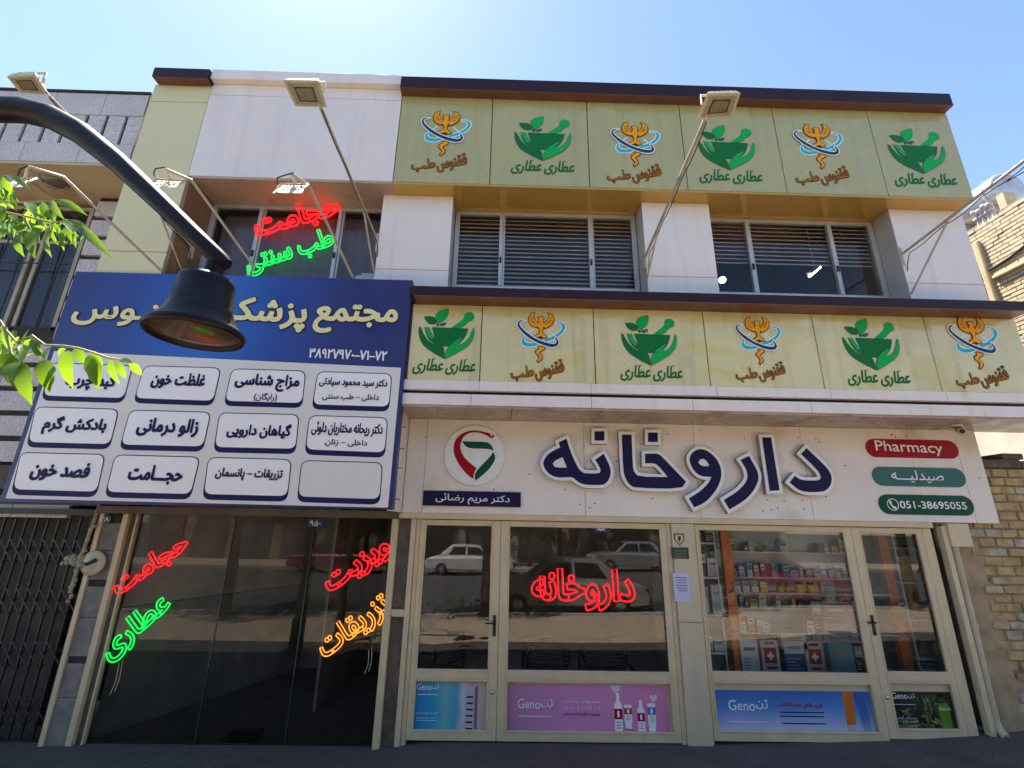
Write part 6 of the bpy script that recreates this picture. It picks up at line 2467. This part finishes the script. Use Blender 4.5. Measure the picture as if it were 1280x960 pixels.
TL_ = [(-8.2, -21.6, 'leafy street tree across the road behind the red car'), (-1.8, -21.4, 'leafy street tree across the road behind the far white sedan'), (4.4, -21.7, 'leafy street tree across the road between the white and silver sedans'), (10.0, -21.5, 'leafy street tree across the road right of the silver sedan'), (-11, -22, 'leafy street tree across the road, far left beyond the red car'), (-5.2, -22, 'leafy street tree across the road left of the white sedan'), (1.6, -22.2, 'leafy street tree across the road opposite the wide door'),
       (7.4, -22, 'leafy street tree across the road behind the silver sedan'), (13, -22.3, 'leafy street tree across the road, far right')]
for k, (x, y, lab) in enumerate(TL_):
    o = SP if k == 0 else copy_tree(SP)
    o.location = (x, y, gz(x) - 1.1)
    o.rotation_euler = (0, 0, k * 1.3)
    o.scale = (1 + .1 * (k % 3),) * 3
    o['label'] = lab
for x, sc, rz, lab in ((-6.6, .85, .4, 'leafy tree on the near kerb at the far left, behind the photographer'), (-.35, .8, 2.0, 'leafy tree on the near kerb opposite the narrow left door'), (4.6, .82, 3.3, 'leafy tree on the near kerb between the grey and dark red sedans'), (10.2, .9, 5.0, 'leafy tree on the near kerb right of the dark red sedan')):
    o = copy_tree(SP)
    o.location = (x, -6.85, gz(x))
    o.rotation_euler = (0, 0, rz)
    o.scale = (sc, sc, sc)
    o['label'] = lab
    o['group'] = 'street trees along the near kerb'
m_ = MB()
hr = random.Random(31)
for k in range(60):
    x = -9 + k * .22
    if 1.2 < x < 3.8:
        continue
    leaf_cloud(m_, (x, -6.75, gz(x) + .22), (.16, .14, .22), 26, .05, hr)
tag(m_.build('hedge', 'hedge'), 'low clipped green hedge along the kerb of the outer pavement', 'hedge')
# buildings across the street
rbld = random.Random(17)


def opp_building(x0, x1, h, mt, label, floors):
    t = thing('opposite_building', label, 'building', ((x0 + x1) / 2, -25, 0))
    m2 = MB()
    m2.box(x0, x1, -34, -25, -.2, h)
    m2.build('wall', mt, t)
    m2 = MB()
    m2.box(x0 - .1, x1 + .1, -34, -24.8, h + .002, h + .25)
    m2.build('cornice', 'opp_wall2', t)
    n_ = max(2, int((x1 - x0) / 2.4))
    for fl in range(1, floors):
        for i in range(n_):
            cx = x0 + (i + .5) * (x1 - x0) / n_
            z0 = fl * 3.2 + .9
            m2 = MB()
            frame_rect(m2, cx - .75, cx + .75, z0, z0 + 1.5, .07, -24.99, -24.9)
            wn = m2.build('window', 'alu', t)
            m2 = MB()
            m2.add([(cx - .68, -24.96, z0 + .07), (cx - .68, -24.96, z0 + 1.43), (cx + .68, -24.96, z0 + 1.43), (cx + .68, -24.96, z0 + .07)], [(0, 1, 2, 3)])
            m2.build('pane', 'carglass', wn)
    for i in range(n_):
        cx = x0 + (i + .5) * (x1 - x0) / n_
        m2 = MB()
        for k in range(26):
            m2.box(cx - 1.0, cx + 1.0, -24.98 + .02 * (k % 2), -24.9 + .02 * (k % 2), .05 + k * .1, .14 + k * .1)
        m2.build('roller_shutter', 'shutter', t)


opp_building(-22, -8.5, 9.8, 'opp_wall', 'cream brick three storey building across the street at the left', 3)
opp_building(-8.2, 3.5, 6.6, 'opp_wall2', 'grey stone two storey building across the street in the middle', 2)
opp_building(3.8, 18, 9.8, 'opp_wall', 'cream brick three storey building across the street at the right', 3)

# person walking on the pavement, mirrored in the narrow right window
pf = atz(1158, 757, gz(6))
PP = thing('person', 'person in a white cap and dark jacket walking along the street', 'person', (pf.x, -min(7.6, pf.y), gz(pf.x) - .1), None, True)
PP.rotation_euler = (0, 0, R(90))
V_ = [(0, 0, .95), (0, 0, 1.12), (0, .0, 1.30), (0, .0, 1.44), (0, .02, 1.54), (0, .04, 1.64), (0, .05, 1.72),
      (.10, 0, .90), (.11, .16, .50), (.11, .10, .09), (.11, .24, .05), (-.10, 0, .90), (-.11, -.10, .50), (-.11, -.34, .14), (-.11, -.24, .05),
      (.19, 0, 1.40), (.24, -.10, 1.14), (.23, .02, .92), (.23, .05, .84), (-.19, 0, 1.40), (-.24, .08, 1.14), (-.23, .22, .95), (-.23, .26, .88)]
E_ = [(0, 1), (1, 2), (2, 3), (3, 4), (4, 5), (5, 6), (0, 7), (7, 8), (8, 9), (9, 10), (0, 11), (11, 12), (12, 13), (13, 14), (2, 15), (15, 16), (16, 17), (17, 18), (2, 19), (19, 20), (20, 21), (21, 22)]
RD = [.15, .145, .155, .07, .055, .085, .08, .095, .07, .05, .04, .095, .07, .05, .04, .075, .05, .038, .04, .075, .05, .038, .04]
me = bpy.data.meshes.new('body')
me.from_pydata(V_, E_, [])
po_ = bpy.data.objects.new('body', me)
COL.objects.link(po_)
sk = po_.modifiers.new('skin', 'SKIN')
for i, r_ in enumerate(RD):
    me.skin_vertices[0].data[i].radius = (r_, r_ * .8)
me.skin_vertices[0].data[0].use_root = True
sb = po_.modifiers.new('sub', 'SUBSURF')
sb.levels = sb.render_levels = 2
dg = bpy.context.evaluated_depsgraph_get()
m2 = bpy.data.meshes.new_from_object(po_.evaluated_get(dg))
po_.modifiers.clear()
po_.data = m2
m2.materials.clear()
for q in ('clothdark', 'clothjean', 'skin', 'tyre'):
    m2.materials.append(M[q])
for p_ in m2.polygons:
    z = p_.center.z
    p_.use_smooth = True
    hand = abs(p_.center.x) > .17 and z < .95
    p_.material_index = 2 if (z > 1.47 or hand) else 0 if z > .92 else 3 if z < .10 else 1
po_.parent = PP
m_ = MB()
m_.lathe([(.098, 1.69), (.10, 1.72), (.08, 1.79), (0, 1.815)], (0, .05, 0), 18)
m_.prism([[(-.07, 0), (.07, 0), (.06, .09), (-.06, .09)]], 0, .012)
kk = len(m_.v) - 12
m_.v = m_.v[:kk] + [(v_[0], .13 + v_[2], 1.69 + v_[1]) for v_ in m_.v[kk:]]
m_.build('cap', 'capwhite', PP)
